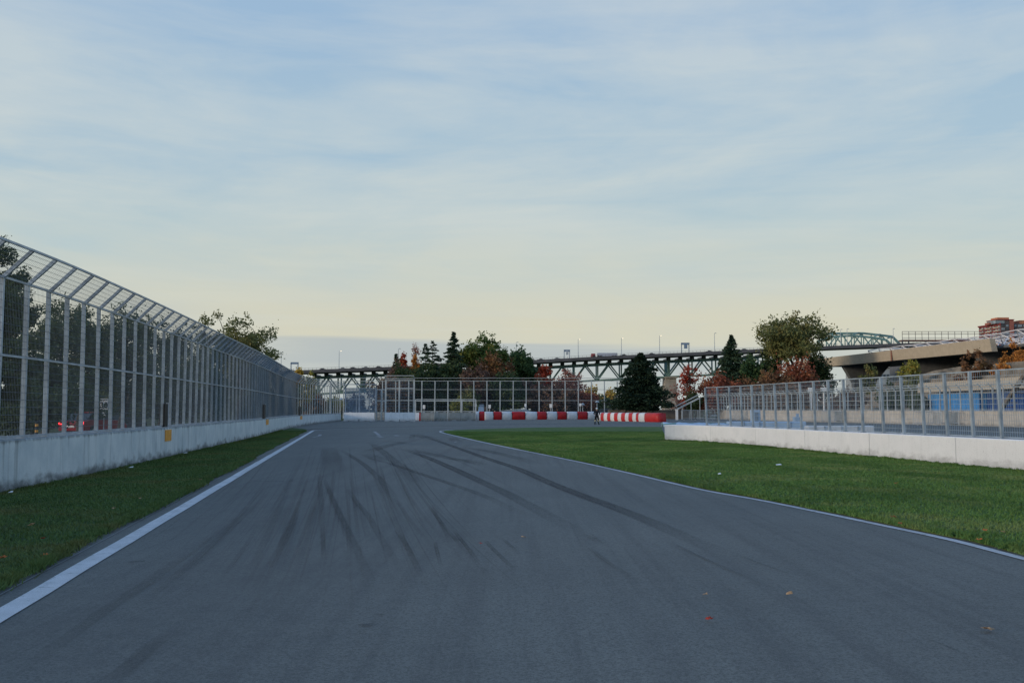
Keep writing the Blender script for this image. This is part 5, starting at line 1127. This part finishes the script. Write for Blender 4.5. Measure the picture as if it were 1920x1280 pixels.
# ------------------------------------------------------------------ cyclist standing astride a bicycle
def person(px, pyb):
    p = gp(px, pyb); s = 1.0; t_ = thing('person', (p.x, p.y, 0), 'person in black cycling clothes and pale helmet standing astride a bicycle', 'person'); OFF[t_.name] = Vector((0, 0, 0))
    J = {'pel': (0, 0, .93), 'bel': (0, -.02, 1.08), 'che': (0, -.03, 1.30), 'nec': (0, -.03, 1.47), 'hea': (0, -.05, 1.56), 'top': (0, -.05, 1.70)}
    E = [('pel', 'bel'), ('bel', 'che'), ('che', 'nec'), ('nec', 'hea'), ('hea', 'top')]; Rr = {'pel': .135, 'bel': .125, 'che': .15, 'nec': .055, 'hea': .088, 'top': .075}
    for sd, q in (('l', -1), ('r', 1)):
        J.update({sd+'sh': (.19*q, -.03, 1.41), sd+'el': (.30*q, -.10, 1.17), sd+'wr': (.24*q if q < 0 else .22, -.34, 1.06), sd+'pa': (.23*q, -.41, 1.04), sd+'hi': (.10*q, 0, .88), sd+'kn': (.17*q, -.05, .49), sd+'an': (.19*q, .02, .09), sd+'to': (.21*q, -.16, .04)})
        Rr.update({sd+'sh': .058, sd+'el': .042, sd+'wr': .030, sd+'pa': .036, sd+'hi': .088, sd+'kn': .058, sd+'an': .040, sd+'to': .036})
        E += [('che', sd+'sh'), (sd+'sh', sd+'el'), (sd+'el', sd+'wr'), (sd+'wr', sd+'pa'), ('pel', sd+'hi'), (sd+'hi', sd+'kn'), (sd+'kn', sd+'an'), (sd+'an', sd+'to')]
        for k in range(5):
            a = sd+'f%d' % k; dx = (k-1.5)*.018*q if k < 4 else -.03*q; b0 = (.23*q+dx, -.44 if k < 4 else -.39, 1.035); ln = (.035, .042, .038, .028, .03)[k]
            J[a] = b0; J[a+'t'] = (b0[0]+(0 if k < 4 else -.012*q), b0[1]-ln*.7, b0[2]-ln*.8); Rr[a] = .0095; Rr[a+'t'] = .0075; E += [(sd+'pa', a), (a, a+'t')]
    names = list(J); me = bpy.data.meshes.new('body'); me.from_pydata([J[n_] for n_ in names], [(names.index(a), names.index(b)) for a, b in E], []); me.materials.append(MATS['skin'])
    o = bpy.data.objects.new('body', me); C.objects.link(o); o.parent = t_; sk = o.modifiers.new('skin', 'SKIN')
    for i, n_ in enumerate(names): me.skin_vertices[0].data[i].radius = (Rr[n_],)*2; me.skin_vertices[0].data[i].use_root = n_ == 'pel'
    o.modifiers.new('sub', 'SUBSURF').levels = 1; o.modifiers['sub'].render_levels = 2
    def cloth(name, pairs, grow, mat):
        m = MB()
        for a, b, u0, u1 in pairs:
            A, B = Vector(J[a]), Vector(J[b]); m.bar(A.lerp(B, u0), A.lerp(B, u1), (Rr[a]*(1-u0)+Rr[b]*u0)*1.0+grow, 10, (Rr[a]*(1-u1)+Rr[b]*u1)+grow)
        oo = m.build(name, mat, t_, smooth=True); return oo
    cloth('jersey', [('pel', 'bel', .2, 1), ('bel', 'che', 0, 1), ('che', 'nec', 0, .7)]+[x for s_ in 'lr' for x in (('che', s_+'sh', .2, 1), (s_+'sh', s_+'el', 0, 1), (s_+'el', s_+'wr', 0, .8))], .028, 'jersey')
    cloth('shorts', [('pel', 'bel', -.3, .3)]+[x for s_ in 'lr' for x in (('pel', s_+'hi', 0, 1), (s_+'hi', s_+'kn', 0, .95))], .030, 'shorts')
    for s_ in 'lr': cloth('sock', [(s_+'kn', s_+'an', .15, .45)], .012, 'sock'); cloth('legging', [(s_+'kn', s_+'an', .45, .95)], .02, 'shorts'); cloth('shoe', [(s_+'an', s_+'to', -.35, 1.1)], .02, 'black')
    MB().sphere((0, -.04, 1.665), .135, 12, 8, (.85, 1.05, .75)).build('helmet', 'sign_white', t_, smooth=True)
    MB().bar((0, -.135, 1.585), (0, -.165, 1.565), .012, 5, .018).build('nose', 'skin', t_)
    for q in (-1, 1): MB().sphere((.033*q, -.130, 1.60), .012, 6, 4).build('eye', 'black', t_); MB().sphere((.088*q, -.05, 1.58), .028, 6, 4, (.4, .8, 1.1)).build('ear', 'skin', t_)
    MB().box((0, -.136, 1.535), (.045, .012, .010)).build('mouth', 'maroon', t_)
    bk = thing('bicycle', (p.x+.05, p.y, 0), 'dark road bicycle held between the standing person\'s legs, seen head on', 'bicycle'); OFF[bk.name] = Vector((0, 0, 0)); bk.rotation_euler.z = R(14)
    for y in (-.62, .40):
        m = MB(); pts = [(0, y+.33*math.cos(a*math.pi/14), .34+.33*math.sin(a*math.pi/14)) for a in range(29)]; m.path(pts, .014, 5); wh = m.build('wheel', 'tyre', bk); sp_ = MB()
        for a in range(12): sp_.bar((0, y, .34), (0, y+.32*math.cos(a*math.pi/6), .34+.32*math.sin(a*math.pi/6)), .003, 3)
        sp_.build('spokes', 'galv', wh)
    m = MB(); seat = (0, .22, .86); bb_ = (0, .02, .29); hd = (0, -.42, .86); rear = (0, .40, .34); fr = (0, -.62, .34)
    for a, b in ((bb_, seat), (bb_, hd), (seat, (0, -.42, .88)), (bb_, rear), (seat, rear), (hd, fr)): m.bar(a, b, .018, 6)
    m.build('frame', 'car_dark', bk); MB().box((0, .24, .90), (.13, .26, .05)).build('saddle', 'black', bk)
    MB().path([(-.24, -.50, .99), (-.20, -.46, 1.0), (0, -.44, 1.0), (.20, -.46, 1.0), (.24, -.50, .99)], .014, 6).build('handlebar', 'black', bk); MB().bar(hd, (0, -.44, 1.0), .018, 6).build('stem', 'black', bk)
person(1119, 795.5)

# ------------------------------------------------------------------ litter and leaves
def leaf(lab, px, py, r, mat, z=0.0, kind='fallen_leaf', cat='leaf', group=None, sd=0):
    p = gp(px, py); rg_ = random.Random(sd+int(px*7)); n = 10; m = MB(); vs = [(p.x, p.y, z+.012)]
    a0 = rg_.uniform(0, 6.28)
    for i in range(n): a = a0+6.283*i/n; rr = .72*r*(1 if i % 2 else .48)*rg_.uniform(.8, 1.2); vs.append((p.x+math.cos(a)*rr, p.y+math.sin(a)*rr, z+.004+rg_.uniform(0, r*.55)))
    m.add(vs, [(0, 1+i, 1+(i+1) % n) for i in range(n)]); o = m.build(kind, mat, loc=(p.x, p.y, z)); o.modifiers.new('t', 'SOLIDIFY').thickness = .002; return tag(o, lab, cat, group)
GLV = 'fallen leaves'
for px, py, r, mat, z, lab in [(1330, 1164, .045, 'leaf_red', .01, 'red leaf on the asphalt, nearest the camera in the middle right'), (1852, 1183, .06, 'leaf_tan', .01, 'pale tan leaf on the asphalt near the right edge'), (1322, 1117, .04, 'leaf_tan', .01, 'tan leaf on the asphalt just above the red one'),
    (981, 1009, .05, 'leaf_tan', .01, 'small tan leaf alone on the middle of the asphalt'), (902, 1021, .035, 'leaf_red', .01, 'tiny red leaf on the asphalt left of the lone tan one'), (58, 994, .07, 'leaf_tan', .06, 'tan leaf on the left grass nearest the photo edge'), (5, 1058, .06, 'leaf_orange', .06, 'orange leaf on the left grass at the very edge'),
    (80, 1020, .045, 'leaf_red', .06, 'red leaf on the left grass below the tan one'), (84, 1052, .05, 'leaf_orange', .06, 'orange leaf on the left grass close to the white line'), (213, 961, .05, 'leaf_tan', .06, 'pale leaf on the left grass halfway to the wall corner'), (262, 941, .045, 'leaf_tan', .06, 'small pale leaf on the left grass farther up'), (375, 905, .06, 'leaf_tan', .06, 'farthest pale leaf on the left grass'),
    (1836, 1021, .055, 'leaf_orange', .05, 'orange leaf on the right white line near the photo edge'), (1675, 978, .06, 'leaf_red', .06, 'red leaf at the grass edge by the right white line'), (1688, 989, .05, 'leaf_orange', .05, 'orange leaf just below the red one at the right grass edge'), (1848, 1004, .05, 'leaf_orange', .06, 'orange leaf in the right grass near the photo edge'), (1680, 912, .06, 'leaf_orange', .06, 'orange leaf in the middle of the right grass'),
    (1881, 1007, .04, 'leaf_tan', .06, 'tan leaf in the right grass at the photo edge'), (1370, 923, .05, 'leaf_orange', .03, 'dark orange leaf clump on the right white line')]:
    leaf(lab, px, py, r, mat, z, group=GLV)
def scrap(lab, px, py, wx, wy, z, name='paper_scrap', mat='sign_white'):
    p = gp(px, py); wx *= .65; wy *= .6; m = MB(); m.add([(p.x-wx/2, p.y-wy/2, z), (p.x+wx/2, p.y-wy/2, z+.008), (p.x+wx*.4, p.y+wy/2, z+.03), (p.x-wx*.45, p.y+wy*.4, z+.012), (p.x, p.y, z+.028)], [(0, 1, 4), (1, 2, 4), (2, 3, 4), (3, 0, 4)])
    o = m.build(name, mat, loc=(p.x, p.y, z)); o.modifiers.new('t', 'SOLIDIFY').thickness = .003; tag(o, lab, 'litter', 'litter')
scrap('thin pale strip lying on the asphalt at right', 1480, 1116.5, .09, .02, .012, 'wood_splinter', 'leaf_tan')
scrap('white paper scrap on the left grass at the wall foot', 20, 930, .13, .10, .07); scrap('white paper scrap on the left grass beyond the nearer one', 246, 881, .18, .14, .07)
scrap('small white scrap on the left grass below the orange plate', 348, 853, .2, .15, .07); scrap('white paper scrap in the right grass below the wall', 1460, 876, .24, .2, .07); scrap('small white scrap in the right grass near the white line', 1349, 894, .12, .1, .07)
